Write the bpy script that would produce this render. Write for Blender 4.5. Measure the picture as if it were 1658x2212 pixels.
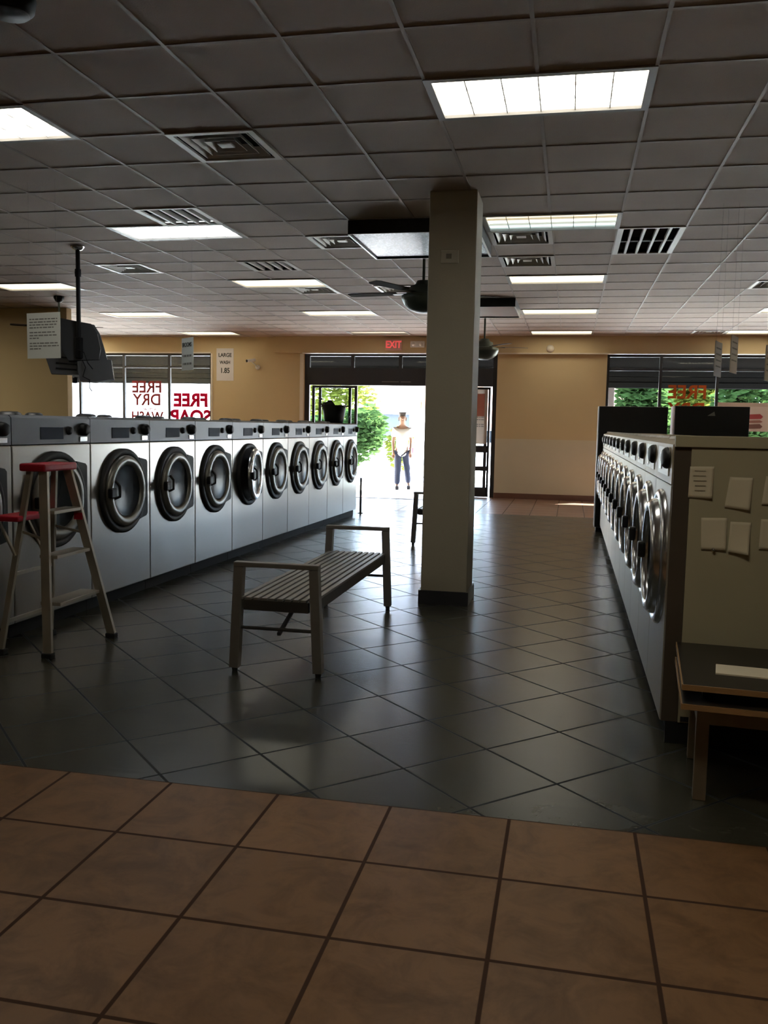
import bpy, bmesh, math, random
from mathutils import Vector, Matrix
R = math.radians
random.seed(7)
for o in list(bpy.data.objects):
    bpy.data.objects.remove(o)
sc = bpy.context.scene
col = sc.collection

# ------------------------------------------------------------------ camera, sky, sun, exposure
cam_data = bpy.data.cameras.new('camera')
cam = bpy.data.objects.new('camera', cam_data)
col.objects.link(cam)
F_PX, YAW, PITCH, ROLL, EYE = 1911.07, -0.2048, -0.0974, 0.0193, 1.4772
cam_data.sensor_fit = 'VERTICAL'
cam_data.sensor_height = 36.0
cam_data.lens = 36.0 * F_PX / 2212.0
cam_data.clip_start = 0.05
cam_data.clip_end = 400
fw = Vector((math.sin(YAW) * math.cos(PITCH), math.cos(YAW) * math.cos(PITCH), math.sin(PITCH)))
rt = Vector((math.cos(YAW), -math.sin(YAW), 0))
up = rt.cross(fw)
rt2 = rt * math.cos(ROLL) + up * math.sin(ROLL)
up2 = up * math.cos(ROLL) - rt * math.sin(ROLL)
cam.matrix_world = Matrix(((rt2.x, up2.x, -fw.x, 0), (rt2.y, up2.y, -fw.y, 0), (rt2.z, up2.z, -fw.z, EYE), (0, 0, 0, 1)))
sc.camera = cam

SKY = 22.0
world = bpy.data.worlds.new('sky')
sc.world = world
world.use_nodes = True
bgn = world.node_tree.nodes['Background']
bgn.inputs[0].default_value = (0.64, 0.79, 1.0, 1)
bgn.inputs[1].default_value = SKY

sun_data = bpy.data.lights.new('sun', 'SUN')
sun_data.energy = 175.0
sun_data.angle = R(0.6)
sun_data.color = (1.0, 0.95, 0.86)
sun = bpy.data.objects.new('sun', sun_data)
col.objects.link(sun)
sun.location = (30, 60, 30)
sun.rotation_euler = Vector((-0.93, -1.0, -0.535)).to_track_quat('-Z', 'Y').to_euler()

LAMP = 4.5                                    # brightness of the ceiling panels
sc.view_settings.view_transform = 'Standard'
sc.view_settings.look = 'None'
sc.view_settings.exposure = 0.0
sc.view_settings.gamma = 1.0
sc.view_settings.use_curve_mapping = False
sc.cycles.use_denoising = True
sc.cycles.max_bounces = 10
sc.cycles.diffuse_bounces = 6
sc.cycles.glossy_bounces = 5
sc.cycles.transparent_max_bounces = 12
sc.cycles.sample_clamp_indirect = 60.0
sc.cycles.caustics_reflective = False
sc.cycles.caustics_refractive = False

H = 3.359          # ceiling height
WALL = 18.7        # inner face of the street wall

# ------------------------------------------------------------------ materials
MATS = {}


def nodes_of(m):
    m.use_nodes = True
    nt = m.node_tree
    return nt, nt.nodes, nt.links, nt.nodes['Principled BSDF']


def pm(name, c, rough=0.5, metal=0.0, var=0.0, vscale=6.0, bump=0.0, bscale=40.0, stretch=(1, 1, 1), rvar=0.0, spec=0.5, coat=0.0):
    if name in MATS:
        return MATS[name]
    m = bpy.data.materials.new(name)
    nt, N, L, b = nodes_of(m)
    b.inputs['Base Color'].default_value = (*c, 1)
    b.inputs['Roughness'].default_value = rough
    b.inputs['Metallic'].default_value = metal
    b.inputs['Specular IOR Level'].default_value = spec
    b.inputs['Coat Weight'].default_value = coat
    tc = N.new('ShaderNodeTexCoord')
    mp = N.new('ShaderNodeMapping')
    mp.inputs['Scale'].default_value = stretch
    L.new(tc.outputs['Object'], mp.inputs['Vector'])
    nz = N.new('ShaderNodeTexNoise')
    nz.inputs['Scale'].default_value = vscale
    nz.inputs['Detail'].default_value = 5
    L.new(mp.outputs['Vector'], nz.inputs['Vector'])
    mx = N.new('ShaderNodeMix')
    mx.data_type = 'RGBA'
    v = max(var, 0.02)
    mx.inputs['A'].default_value = tuple(max(0, x * (1 - v)) for x in c) + (1,)
    mx.inputs['B'].default_value = tuple(min(1, x * (1 + v)) for x in c) + (1,)
    L.new(nz.outputs['Fac'], mx.inputs['Factor'])
    L.new(mx.outputs['Result'], b.inputs['Base Color'])
    if rvar:
        mr = N.new('ShaderNodeMapRange')
        mr.inputs['To Min'].default_value = max(0.02, rough - rvar)
        mr.inputs['To Max'].default_value = min(1, rough + rvar)
        L.new(nz.outputs['Fac'], mr.inputs['Value'])
        L.new(mr.outputs['Result'], b.inputs['Roughness'])
    if bump:
        n2 = N.new('ShaderNodeTexNoise')
        n2.inputs['Scale'].default_value = bscale
        n2.inputs['Detail'].default_value = 4
        L.new(mp.outputs['Vector'], n2.inputs['Vector'])
        bp = N.new('ShaderNodeBump')
        bp.inputs['Strength'].default_value = bump
        bp.inputs['Distance'].default_value = 0.02
        L.new(n2.outputs['Fac'], bp.inputs['Height'])
        L.new(bp.outputs['Normal'], b.inputs['Normal'])
    MATS[name] = m
    return m


def emit(name, c, strength):
    if name in MATS:
        return MATS[name]
    m = bpy.data.materials.new(name)
    nt, N, L, b = nodes_of(m)
    b.inputs['Base Color'].default_value = (*c, 1)
    b.inputs['Emission Color'].default_value = (*c, 1)
    b.inputs['Emission Strength'].default_value = strength
    MATS[name] = m
    return m


def tube_lens(name, warm, cool, strength):
    """lens over one warm and one cool tube: the emission runs from one to the other across the lens"""
    m = bpy.data.materials.new(name)
    nt, N, L, b = nodes_of(m)
    tc = N.new('ShaderNodeTexCoord')
    sp = N.new('ShaderNodeSeparateXYZ')
    L.new(tc.outputs['Object'], sp.inputs[0])
    mr = N.new('ShaderNodeMapRange')
    mr.inputs['From Min'].default_value = -0.28
    mr.inputs['From Max'].default_value = 0.28
    L.new(sp.outputs['Y'], mr.inputs['Value'])
    cr = N.new('ShaderNodeValToRGB')
    e = cr.color_ramp.elements
    e[0].color = (*[x * 0.55 for x in warm], 1)
    e[1].color = (*[x * 0.8 for x in cool], 1)
    k = cr.color_ramp.elements.new(0.45)
    k.color = (*warm, 1)
    k = cr.color_ramp.elements.new(0.72)
    k.color = (*cool, 1)
    L.new(mr.outputs['Result'], cr.inputs['Fac'])
    L.new(cr.outputs['Color'], b.inputs['Emission Color'])
    b.inputs['Emission Strength'].default_value = strength
    return m


def glass_mat(name, tint=(0.93, 0.96, 0.95), refl=1.0):
    m = bpy.data.materials.new(name)
    m.use_nodes = True
    nt = m.node_tree
    N, L = nt.nodes, nt.links
    N.clear()
    out = N.new('ShaderNodeOutputMaterial')
    tr = N.new('ShaderNodeBsdfTransparent')
    tr.inputs[0].default_value = (*tint, 1)
    gl = N.new('ShaderNodeBsdfGlossy')
    gl.inputs['Roughness'].default_value = 0.02
    fr = N.new('ShaderNodeFresnel')
    fr.inputs['IOR'].default_value = 1.35
    mx = N.new('ShaderNodeMixShader')
    L.new(fr.outputs[0], mx.inputs[0])
    L.new(tr.outputs[0], mx.inputs[1])
    L.new(gl.outputs[0], mx.inputs[2])
    L.new(mx.outputs[0], out.inputs[0])
    return m


def translucent(name, c, var=0.35, vscale=1.5, amount=0.45):
    m = bpy.data.materials.new(name)
    m.use_nodes = True
    nt = m.node_tree
    N, L = nt.nodes, nt.links
    N.clear()
    out = N.new('ShaderNodeOutputMaterial')
    tc = N.new('ShaderNodeTexCoord')
    nz = N.new('ShaderNodeTexNoise')
    nz.inputs['Scale'].default_value = vscale
    L.new(tc.outputs['Object'], nz.inputs['Vector'])
    mx = N.new('ShaderNodeMix')
    mx.data_type = 'RGBA'
    mx.inputs['A'].default_value = tuple(x * (1 - var) for x in c) + (1,)
    mx.inputs['B'].default_value = tuple(min(1, x * (1 + var)) for x in c) + (1,)
    L.new(nz.outputs['Fac'], mx.inputs['Factor'])
    d = N.new('ShaderNodeBsdfDiffuse')
    t = N.new('ShaderNodeBsdfTranslucent')
    L.new(mx.outputs['Result'], d.inputs[0])
    L.new(mx.outputs['Result'], t.inputs[0])
    ms = N.new('ShaderNodeMixShader')
    ms.inputs[0].default_value = amount
    L.new(d.outputs[0], ms.inputs[1])
    L.new(t.outputs[0], ms.inputs[2])
    L.new(ms.outputs[0], out.inputs[0])
    return m


def tile_mat(name, base, dark, grout, ox, oy, size, ang, gw, rough, rvar, bump, bscale, bstretch, tilevar, vein=0.5, spec=0.7, tint=(1, 1, 1)):
    m = bpy.data.materials.new(name)
    nt, N, L, b = nodes_of(m)
    b.inputs['Specular IOR Level'].default_value = spec
    b.inputs['Specular Tint'].default_value = (*tint, 1)

    def math_(op, a, bb=None, c=None):
        n = N.new('ShaderNodeMath')
        n.operation = op
        for i, v in enumerate((a, bb, c)):
            if v is None:
                continue
            if isinstance(v, (int, float)):
                n.inputs[i].default_value = v
            else:
                L.new(v, n.inputs[i])
        return n.outputs[0]
    tc = N.new('ShaderNodeTexCoord')
    vr = N.new('ShaderNodeVectorRotate')
    vr.rotation_type = 'Z_AXIS'
    vr.inputs['Center'].default_value = (ox, oy, 0)
    vr.inputs['Angle'].default_value = -ang
    L.new(tc.outputs['Object'], vr.inputs['Vector'])
    sp = N.new('ShaderNodeSeparateXYZ')
    L.new(vr.outputs[0], sp.inputs[0])
    u = math_('DIVIDE', math_('SUBTRACT', sp.outputs['X'], ox), size)
    v = math_('DIVIDE', math_('SUBTRACT', sp.outputs['Y'], oy), size)
    fu, fv = math_('FRACT', u), math_('FRACT', v)
    eu = math_('MINIMUM', fu, math_('SUBTRACT', 1.0, fu))
    ev = math_('MINIMUM', fv, math_('SUBTRACT', 1.0, fv))
    ed = math_('MINIMUM', eu, ev)
    mr = N.new('ShaderNodeMapRange')
    mr.interpolation_type = 'SMOOTHSTEP'
    mr.inputs['From Min'].default_value = gw * 0.45 / size
    mr.inputs['From Max'].default_value = gw * 0.75 / size
    L.new(ed, mr.inputs['Value'])
    mask = mr.outputs['Result']
    cb = N.new('ShaderNodeCombineXYZ')
    L.new(math_('FLOOR', u), cb.inputs[0])
    L.new(math_('FLOOR', v), cb.inputs[1])
    wn = N.new('ShaderNodeTexWhiteNoise')
    wn.noise_dimensions = '2D'
    L.new(cb.outputs[0], wn.inputs['Vector'])
    off = N.new('ShaderNodeVectorMath')
    off.operation = 'MULTIPLY_ADD'
    L.new(wn.outputs['Color'], off.inputs[0])
    off.inputs[1].default_value = (9, 9, 9)
    L.new(tc.outputs['Object'], off.inputs[2])
    nz = N.new('ShaderNodeTexNoise')
    nz.inputs['Scale'].default_value = 5.5
    nz.inputs['Detail'].default_value = 9
    nz.inputs['Roughness'].default_value = 0.68
    nz.inputs['Distortion'].default_value = 0.6
    L.new(off.outputs[0], nz.inputs['Vector'])
    cr = N.new('ShaderNodeValToRGB')
    e = cr.color_ramp.elements
    e[0].position, e[0].color = 0.34, (*dark, 1)
    e[1].position, e[1].color = 0.34 + vein, (*base, 1)
    L.new(nz.outputs['Fac'], cr.inputs['Fac'])
    hs = N.new('ShaderNodeHueSaturation')
    hs.inputs['Saturation'].default_value = 1.0
    L.new(cr.outputs['Color'], hs.inputs['Color'])
    L.new(math_('MULTIPLY_ADD', wn.outputs['Value'], tilevar, 1.0 - tilevar / 2), hs.inputs['Value'])
    mx = N.new('ShaderNodeMix')
    mx.data_type = 'RGBA'
    mx.inputs['A'].default_value = (*grout, 1)
    L.new(mask, mx.inputs['Factor'])
    L.new(hs.outputs['Color'], mx.inputs['B'])
    L.new(mx.outputs['Result'], b.inputs['Base Color'])
    rr = N.new('ShaderNodeMapRange')
    rr.inputs['To Min'].default_value = rough - rvar
    rr.inputs['To Max'].default_value = rough + rvar
    L.new(nz.outputs['Fac'], rr.inputs['Value'])
    rm = N.new('ShaderNodeMix')
    rm.inputs['A'].default_value = 0.8
    L.new(mask, rm.inputs['Factor'])
    L.new(rr.outputs['Result'], rm.inputs['B'])
    L.new(rm.outputs['Result'], b.inputs['Roughness'])
    mp = N.new('ShaderNodeMapping')
    mp.inputs['Scale'].default_value = bstretch
    L.new(off.outputs[0], mp.inputs['Vector'])
    n2 = N.new('ShaderNodeTexNoise')
    n2.inputs['Scale'].default_value = bscale
    n2.inputs['Detail'].default_value = 2
    n2.inputs['Distortion'].default_value = 0.0
    L.new(mp.outputs[0], n2.inputs['Vector'])
    hh = math_('MULTIPLY_ADD', mask, 0.9, math_('MULTIPLY', n2.outputs['Fac'], 0.5))
    bp = N.new('ShaderNodeBump')
    bp.inputs['Strength'].default_value = bump
    bp.inputs['Distance'].default_value = 0.012
    L.new(hh, bp.inputs['Height'])
    L.new(bp.outputs['Normal'], b.inputs['Normal'])
    return m


M_tan = tile_mat('tan_tile', (0.235, 0.122, 0.057), (0.14, 0.069, 0.029), (0.05, 0.02, 0.010), -2.005, 3.2649, 0.4589, 0.0, 0.011, 0.42, 0.08, 0.12, 9.0, (1, 1, 1), 0.24, 0.24, 0.3)
M_green = tile_mat('slate_tile', (0.066, 0.063, 0.047), (0.040, 0.038, 0.029), (0.016, 0.015, 0.013), -0.6478, 4.3032, 0.4612, 0.7808, 0.010, 0.255, 0.03, 0.09, 7.0, (0.5, 3.2, 1), 0.25, 0.4, 0.62, (0.66, 0.78, 1.0))
M_brown = tile_mat('brown_border_tile', (0.30, 0.17, 0.115), (0.2, 0.11, 0.08), (0.06, 0.04, 0.03), -2.005, 15.2, 0.4589, 0.0, 0.010, 0.32, 0.06, 0.1, 8.0, (1, 2, 1), 0.2, 0.4)

M_ceil = pm('ceiling_tile', (0.43, 0.345, 0.295), 0.9, 0, 0.05, 3, 0.25, 120)
M_tbar = pm('ceiling_bar', (0.33, 0.265, 0.225), 0.6)
M_wall = pm('tan_wall_paint', (0.60, 0.46, 0.27), 0.75, 0, 0.05, 1.5, 0.08, 90)
M_wall_lo = pm('pale_wainscot', (0.60, 0.53, 0.40), 0.55, 0, 0.04, 2)
M_trim = pm('pale_trim', (0.72, 0.65, 0.55), 0.5)
M_base = pm('brown_baseboard', (0.16, 0.075, 0.05), 0.45, 0, 0.15, 9)
M_pillar = pm('pillar_paint', (0.40, 0.36, 0.28), 0.6, 0, 0.06, 2, 0.06, 80)
M_darkbase = pm('dark_baseboard', (0.035, 0.035, 0.04), 0.4)
M_alu_dark = pm('bronze_frame', (0.035, 0.035, 0.04), 0.4, 0.3)
M_steel = pm('stainless', (0.33, 0.31, 0.29), 0.30, 0.88, 0.03, 1.5, 0.012, 2.0, (1, 1, 1), 0.02)
M_steel_d = pm('control_steel', (0.13, 0.13, 0.135), 0.48, 0.8, 0.06, 4)
M_chrome = pm('chrome', (0.66, 0.66, 0.68), 0.2, 1.0, 0.02)
M_ringgrey = pm('door_ring_grey', (0.24, 0.235, 0.22), 0.36, 0.7, 0.05)
M_black = pm('black_plastic', (0.014, 0.014, 0.016), 0.5, spec=0.25)
M_rubber = pm('black_rubber', (0.02, 0.02, 0.022), 0.6)
M_drumglass = pm('dark_door_glass', (0.006, 0.006, 0.007), 0.22, 0, 0.05, 4, spec=0.07)
M_blue = pm('blue_label', (0.035, 0.045, 0.075), 0.6, spec=0.15)
M_plinth = pm('dark_plinth', (0.022, 0.022, 0.025), 0.65, spec=0.15)
M_white = pm('white_enamel', (0.75, 0.74, 0.72), 0.4)
M_panelwhite = pm('white_control_label', (0.72, 0.70, 0.68), 0.4)
M_cream = pm('grey_green_enamel', (0.46, 0.42, 0.30), 0.55, 0, 0.06, 2)
M_almond = pm('almond_enamel', (0.42, 0.35, 0.25), 0.45, 0, 0.05, 3)
M_bench = pm('bench_metal', (0.25, 0.235, 0.23), 0.42, 0.35, 0.12, 14)
M_bench_d = pm('bench_seat_rail', (0.07, 0.065, 0.065), 0.45, 0.3)
M_ladder = pm('ladder_aluminium', (0.46, 0.42, 0.36), 0.4, 0.5, 0.08, 10)
M_red = pm('red_plastic', (0.50, 0.015, 0.04), 0.4)
M_paper = pm('pale_paper', (0.74, 0.66, 0.52), 0.85, 0, 0.05, 8)
M_paperw = pm('white_paper', (0.72, 0.74, 0.70), 0.8, 0, 0.03, 8)
M_ink = pm('black_ink', (0.03, 0.03, 0.028), 0.7)
M_inkgrey = pm('faded_ink', (0.22, 0.215, 0.20), 0.8)
M_wood_d = pm('dark_table_laminate', (0.022, 0.017, 0.014), 0.35, 0, 0.2, 6)
M_wood_e = pm('wood_edge', (0.34, 0.20, 0.09), 0.5, 0, 0.25, 25, stretch=(2, 12, 12))
M_leg = pm('table_leg_wood', (0.20, 0.15, 0.10), 0.5, 0, 0.15, 20)
M_tv = pm('tv_plastic', (0.12, 0.12, 0.125), 0.5, 0, 0.1, 10)
M_ventw = pm('vent_white', (0.58, 0.54, 0.50), 0.5)
M_ventd = pm('vent_dark', (0.03, 0.026, 0.024), 0.8)
M_frame = pm('light_frame', (0.30, 0.28, 0.26), 0.5)
M_fan = pm('fan_green_metal', (0.10, 0.12, 0.10), 0.4, 0.3)
M_blade = pm('fan_blade', (0.045, 0.032, 0.026), 0.85, 0, 0.15, 10, spec=0.1)
M_blade_g = pm('grey_fan_blade', (0.28, 0.27, 0.28), 0.5)
M_exit = emit('exit_red', (0.9, 0.10, 0.10), 0.55)
M_concrete = pm('concrete', (0.80, 0.79, 0.78), 0.85, 0, 0.08, 1.2, 0.1, 30)
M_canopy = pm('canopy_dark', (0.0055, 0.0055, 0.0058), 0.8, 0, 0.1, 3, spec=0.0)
M_stucco = pm('white_stucco', (0.80, 0.76, 0.70), 0.9, 0, 0.04, 2)
M_orange = pm('orange_band', (0.75, 0.32, 0.16), 0.7)
M_brick = pm('brick_pink', (0.50, 0.27, 0.20), 0.85, 0, 0.2, 6)
M_glass = glass_mat('window_glass')
M_glass_d = pm('dark_window_glass', (0.02, 0.025, 0.03), 0.08)
M_carbody = pm('car_white', (0.72, 0.72, 0.74), 0.25, 0.1, coat=0.5)
M_jeans = pm('blue_denim', (0.035, 0.045, 0.085), 0.85, 0, 0.12, 20)
M_shirt = pm('white_shirt', (0.82, 0.82, 0.80), 0.85)
M_skin = pm('skin', (0.40, 0.25, 0.18), 0.55)
M_hair = pm('dark_hair', (0.03, 0.022, 0.018), 0.6)
M_shoe = pm('dark_shoes', (0.05, 0.05, 0.06), 0.6)
M_leaf1 = translucent('leaf_yellow_green', (0.070, 0.085, 0.016), 0.4, 1.3)
M_leaf2 = translucent('leaf_green', (0.022, 0.044, 0.014), 0.45, 1.3)
M_leaf3 = translucent('leaf_blue_green', (0.008, 0.02, 0.008), 0.4, 1.3)
M_bark = pm('bark', (0.14, 0.10, 0.07), 0.9, 0, 0.2, 12)
M_vinyl_brown = translucent('vinyl_brick_red', (0.30, 0.05, 0.05), 0.1, 3, 0.012)
M_vinyl_red = translucent('vinyl_crimson', (0.75, 0.012, 0.06), 0.1, 3, 0.02)
M_vinyl_or = translucent('vinyl_orange_red', (0.50, 0.11, 0.03), 0.1, 3, 0.03)


def filter_mat():
    m = bpy.data.materials.new('filter_mesh')
    nt, N, L, b = nodes_of(m)
    tc = N.new('ShaderNodeTexCoord')
    vo = N.new('ShaderNodeTexVoronoi')
    vo.inputs['Scale'].default_value = 42
    L.new(tc.outputs['Object'], vo.inputs['Vector'])
    nz = N.new('ShaderNodeTexNoise')
    nz.inputs['Scale'].default_value = 30
    nz.inputs['Detail'].default_value = 5
    L.new(tc.outputs['Object'], nz.inputs['Vector'])
    cr = N.new('ShaderNodeValToRGB')
    e = cr.color_ramp.elements
    e[0].position, e[0].color = 0.22, (0.30, 0.30, 0.33, 1)
    e[1].position, e[1].color = 0.55, (0.03, 0.03, 0.034, 1)
    L.new(vo.outputs['Distance'], cr.inputs['Fac'])
    L.new(cr.outputs['Color'], b.inputs['Base Color'])
    b.inputs['Metallic'].default_value = 0.3
    b.inputs['Roughness'].default_value = 0.4
    bp = N.new('ShaderNodeBump')
    bp.inputs['Strength'].default_value = 0.8
    L.new(nz.outputs['Fac'], bp.inputs['Height'])
    L.new(bp.outputs['Normal'], b.inputs['Normal'])
    return m


M_filter = filter_mat()


# ------------------------------------------------------------------ mesh builder
class MB:
    def __init__(self):
        self.bm = bmesh.new()

    def add(self, verts, faces, smooth=False, mi=0):
        vs = [self.bm.verts.new(v) for v in verts]
        for f in faces:
            try:
                fc = self.bm.faces.new([vs[i] for i in f])
                fc.smooth = smooth
                fc.material_index = mi
            except ValueError:
                pass
        return self

    def box(self, x0, x1, y0, y1, z0, z1, M=None, bev=0.0, mi=0):
        x0, x1 = min(x0, x1), max(x0, x1)
        y0, y1 = min(y0, y1), max(y0, y1)
        z0, z1 = min(z0, z1), max(z0, z1)
        b = min(bev, (x1 - x0) * 0.45, (y1 - y0) * 0.45, (z1 - z0) * 0.45)
        if b <= 0:
            v = [(x, y, z) for z in (z0, z1) for y in (y0, y1) for x in (x0, x1)]
            f = [(0, 2, 3, 1), (4, 5, 7, 6), (0, 1, 5, 4), (2, 6, 7, 3), (0, 4, 6, 2), (1, 3, 7, 5)]
        else:
            t = bmesh.new()
            bmesh.ops.create_cube(t, size=1)
            for q in t.verts:
                q.co = Vector(((x0 + x1) / 2 + q.co.x * (x1 - x0), (y0 + y1) / 2 + q.co.y * (y1 - y0), (z0 + z1) / 2 + q.co.z * (z1 - z0)))
            bmesh.ops.bevel(t, geom=list(t.edges), offset=b, segments=2, affect='EDGES', profile=0.6)
            t.verts.index_update()
            v = [tuple(q.co) for q in t.verts]
            f = [[q.index for q in fc.verts] for fc in t.faces]
            t.free()
        if M is not None:
            v = [tuple(M @ Vector(p)) for p in v]
        return self.add(v, f, mi=mi)

    def cyl(self, p0, p1, r0, r1=None, n=16, smooth=True):
        r1 = r0 if r1 is None else r1
        p0, p1 = Vector(p0), Vector(p1)
        return self.sweep([p0, p1], [r0, r1], n, smooth)

    def sweep(self, pts, r, n=10, smooth=True):
        pts = [Vector(p) for p in pts]
        rs = r if isinstance(r, (list, tuple)) else [r] * len(pts)
        d = (pts[1] - pts[0]).normalized()
        a = d.orthogonal().normalized()
        rings = []
        for i, p in enumerate(pts):
            if i == 0:
                t = pts[1] - pts[0]
            elif i == len(pts) - 1:
                t = pts[-1] - pts[-2]
            else:
                t = (pts[i + 1] - p).normalized() + (p - pts[i - 1]).normalized()
            t = t.normalized() if t.length > 1e-9 else d
            a = (a - t * a.dot(t)).normalized()
            b = t.cross(a)
            rings.append([p + (a * math.cos(k * math.tau / n) + b * math.sin(k * math.tau / n)) * rs[i] for k in range(n)])
        vs = [q for g in rings for q in g]
        fs = []
        for i in range(len(pts) - 1):
            for k in range(n):
                fs.append((i * n + k, i * n + (k + 1) % n, (i + 1) * n + (k + 1) % n, (i + 1) * n + k))
        self.add(vs, fs, smooth)
        self.add(rings[0], [tuple(range(n))[::-1]])
        self.add(rings[-1], [tuple(range(n))])
        return self

    def lathe(self, prof, o=(0, 0, 0), axis='z', n=32, sx=1.0, smooth=True):
        """prof: (radius, height along axis)"""
        o = Vector(o)
        ax = {'z': (Vector((1, 0, 0)), Vector((0, 1, 0)), Vector((0, 0, 1))),
              'x': (Vector((0, 1, 0)), Vector((0, 0, 1)), Vector((1, 0, 0))),
              '-x': (Vector((0, 1, 0)), Vector((0, 0, 1)), Vector((-1, 0, 0))),
              '-y': (Vector((1, 0, 0)), Vector((0, 0, 1)), Vector((0, -1, 0)))}[axis]
        vs = []
        for r, h in prof:
            for k in range(n):
                t = k * math.tau / n
                vs.append(o + ax[0] * (r * sx * math.cos(t)) + ax[1] * (r * math.sin(t)) + ax[2] * h)
        fs = []
        for i in range(len(prof) - 1):
            for k in range(n):
                fs.append((i * n + k, i * n + (k + 1) % n, (i + 1) * n + (k + 1) % n, (i + 1) * n + k))
        return self.add(vs, fs, smooth)

    def prism(self, poly, c0, c1, axis='z', M=None):
        def P(a, b, c):
            v = Vector((a, b, c) if axis == 'z' else (a, c, b) if axis == 'y' else (c, a, b))
            return tuple(M @ v) if M is not None else tuple(v)
        n = len(poly)
        vs = [P(a, b, c0) for a, b in poly] + [P(a, b, c1) for a, b in poly]
        fs = [tuple(range(n)), tuple(range(n, 2 * n))] + [(i, (i + 1) % n, n + (i + 1) % n, n + i) for i in range(n)]
        return self.add(vs, fs)

    def bar(self, p0, p1, w, d, side=(1, 0, 0)):
        """rectangular bar from p0 to p1; w along `side`, d across"""
        p0, p1 = Vector(p0), Vector(p1)
        t = (p1 - p0).normalized()
        s = Vector(side)
        s = (s - t * s.dot(t)).normalized()
        q = t.cross(s)
        vs = [p + s * (a * w / 2) + q * (b * d / 2) for p in (p0, p1) for a, b in ((-1, -1), (1, -1), (1, 1), (-1, 1))]
        return self.add(vs, [(0, 1, 2, 3), (4, 5, 6, 7), (0, 1, 5, 4), (1, 2, 6, 5), (2, 3, 7, 6), (3, 0, 4, 7)])

    def build(self, name, mats, parent=None, loc=None):
        bmesh.ops.recalc_face_normals(self.bm, faces=list(self.bm.faces))
        me = bpy.data.meshes.new(name)
        self.bm.to_mesh(me)
        self.bm.free()
        for m in (mats if isinstance(mats, (list, tuple)) else [mats]):
            me.materials.append(m)
        o = bpy.data.objects.new(name, me)
        col.objects.link(o)
        if parent is not None:
            o.parent = parent
        if loc is not None:
            o.location = loc
        return o


def empty(name, loc=(0, 0, 0), rz=0.0):
    o = bpy.data.objects.new(name, None)
    o.empty_display_size = 0.1
    col.objects.link(o)
    o.location = loc
    o.rotation_euler = (0, 0, rz)
    return o


def tag(o, label, cat, group=None, kind=None):
    o['label'] = label
    o['category'] = cat
    if group:
        o['group'] = group
    if kind:
        o['kind'] = kind
    return o


def struct(o):
    o['kind'] = 'structure'
    return o


KIDS = {}


def kids(o):
    return [c for c in bpy.data.objects if c.parent == o]


def copy_tree(o, parent=None):
    c = o.copy()
    col.objects.link(c)
    if parent is not None:
        c.parent = parent
    for ch in kids(o):
        copy_tree(ch, c)
    return c


def text(name, body, size, mat, parent, loc, rot, extrude=0.002, bold=0.0, sx=1.0):
    cu = bpy.data.curves.new(name + '_curve', 'FONT')
    cu.body = body
    cu.size = size
    cu.align_x = 'CENTER'
    cu.align_y = 'CENTER'
    cu.extrude = extrude
    cu.offset = bold
    t = bpy.data.objects.new(name + '_tmp', cu)
    col.objects.link(t)
    dg = bpy.context.evaluated_depsgraph_get()
    me = bpy.data.meshes.new_from_object(t.evaluated_get(dg))
    bpy.data.objects.remove(t)
    me.materials.clear()
    me.materials.append(mat)
    o = bpy.data.objects.new(name, me)
    col.objects.link(o)
    o.parent = parent
    o.location = loc
    o.rotation_euler = rot
    o.scale = (sx, 1, 1)
    return o


def skin(name, pts, edges, mat, parent, sub=2):
    """pts: list of (co, radius); a Skin + Subdivision surface baked to a mesh"""
    me = bpy.data.meshes.new(name + '_sk')
    me.from_pydata([p[0] for p in pts], edges, [])
    o = bpy.data.objects.new(name + '_tmp', me)
    col.objects.link(o)
    o.modifiers.new('s', 'SKIN')
    for i, p in enumerate(pts):
        r = p[1]
        me.skin_vertices[0].data[i].radius = (r, r) if not isinstance(r, tuple) else r
    me.skin_vertices[0].data[0].use_root = True
    sb = o.modifiers.new('b', 'SUBSURF')
    sb.levels = sub
    sb.render_levels = sub
    dg = bpy.context.evaluated_depsgraph_get()
    m2 = bpy.data.meshes.new_from_object(o.evaluated_get(dg))
    bpy.data.objects.remove(o)
    m2.name = name
    m2.materials.clear()
    m2.materials.append(mat)
    for p in m2.polygons:
        p.use_smooth = True
    r = bpy.data.objects.new(name, m2)
    col.objects.link(r)
    r.parent = parent
    return r


# ------------------------------------------------------------------ the room
TX, TY, CX0, CY0 = 0.6096, 0.632, -0.8536, 4.954       # ceiling grid


def cell(i, j):
    return CX0 + TX * i, CY0 + TY * j


LIGHTS = [(i, j) for i in (-18, -12, -6, 0, 6) for j in (-10, -5, 0, 5, 10, 15, 20)]  # leftmost column is unseen, added to brighten the partition
DIFFUSERS = [(-3, 1), (-8, 8), (-5, 11), (-3, 6), (-3, 11), (0, 6), (0, 8), (5, 11), (5, 20)]
GRILLES = [(-5, 4, 1), (-5, 8, 1), (2, 6, 2)]
XL, XR, YB = -14.0, 7.0, -4.0

holes = set()
for i, j in LIGHTS:
    holes |= {(i, j), (i + 1, j)}
for i, j in DIFFUSERS:
    holes.add((i, j))
for i, j, n in GRILLES:
    holes |= {(i, j + k) for k in range(n)}

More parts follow.
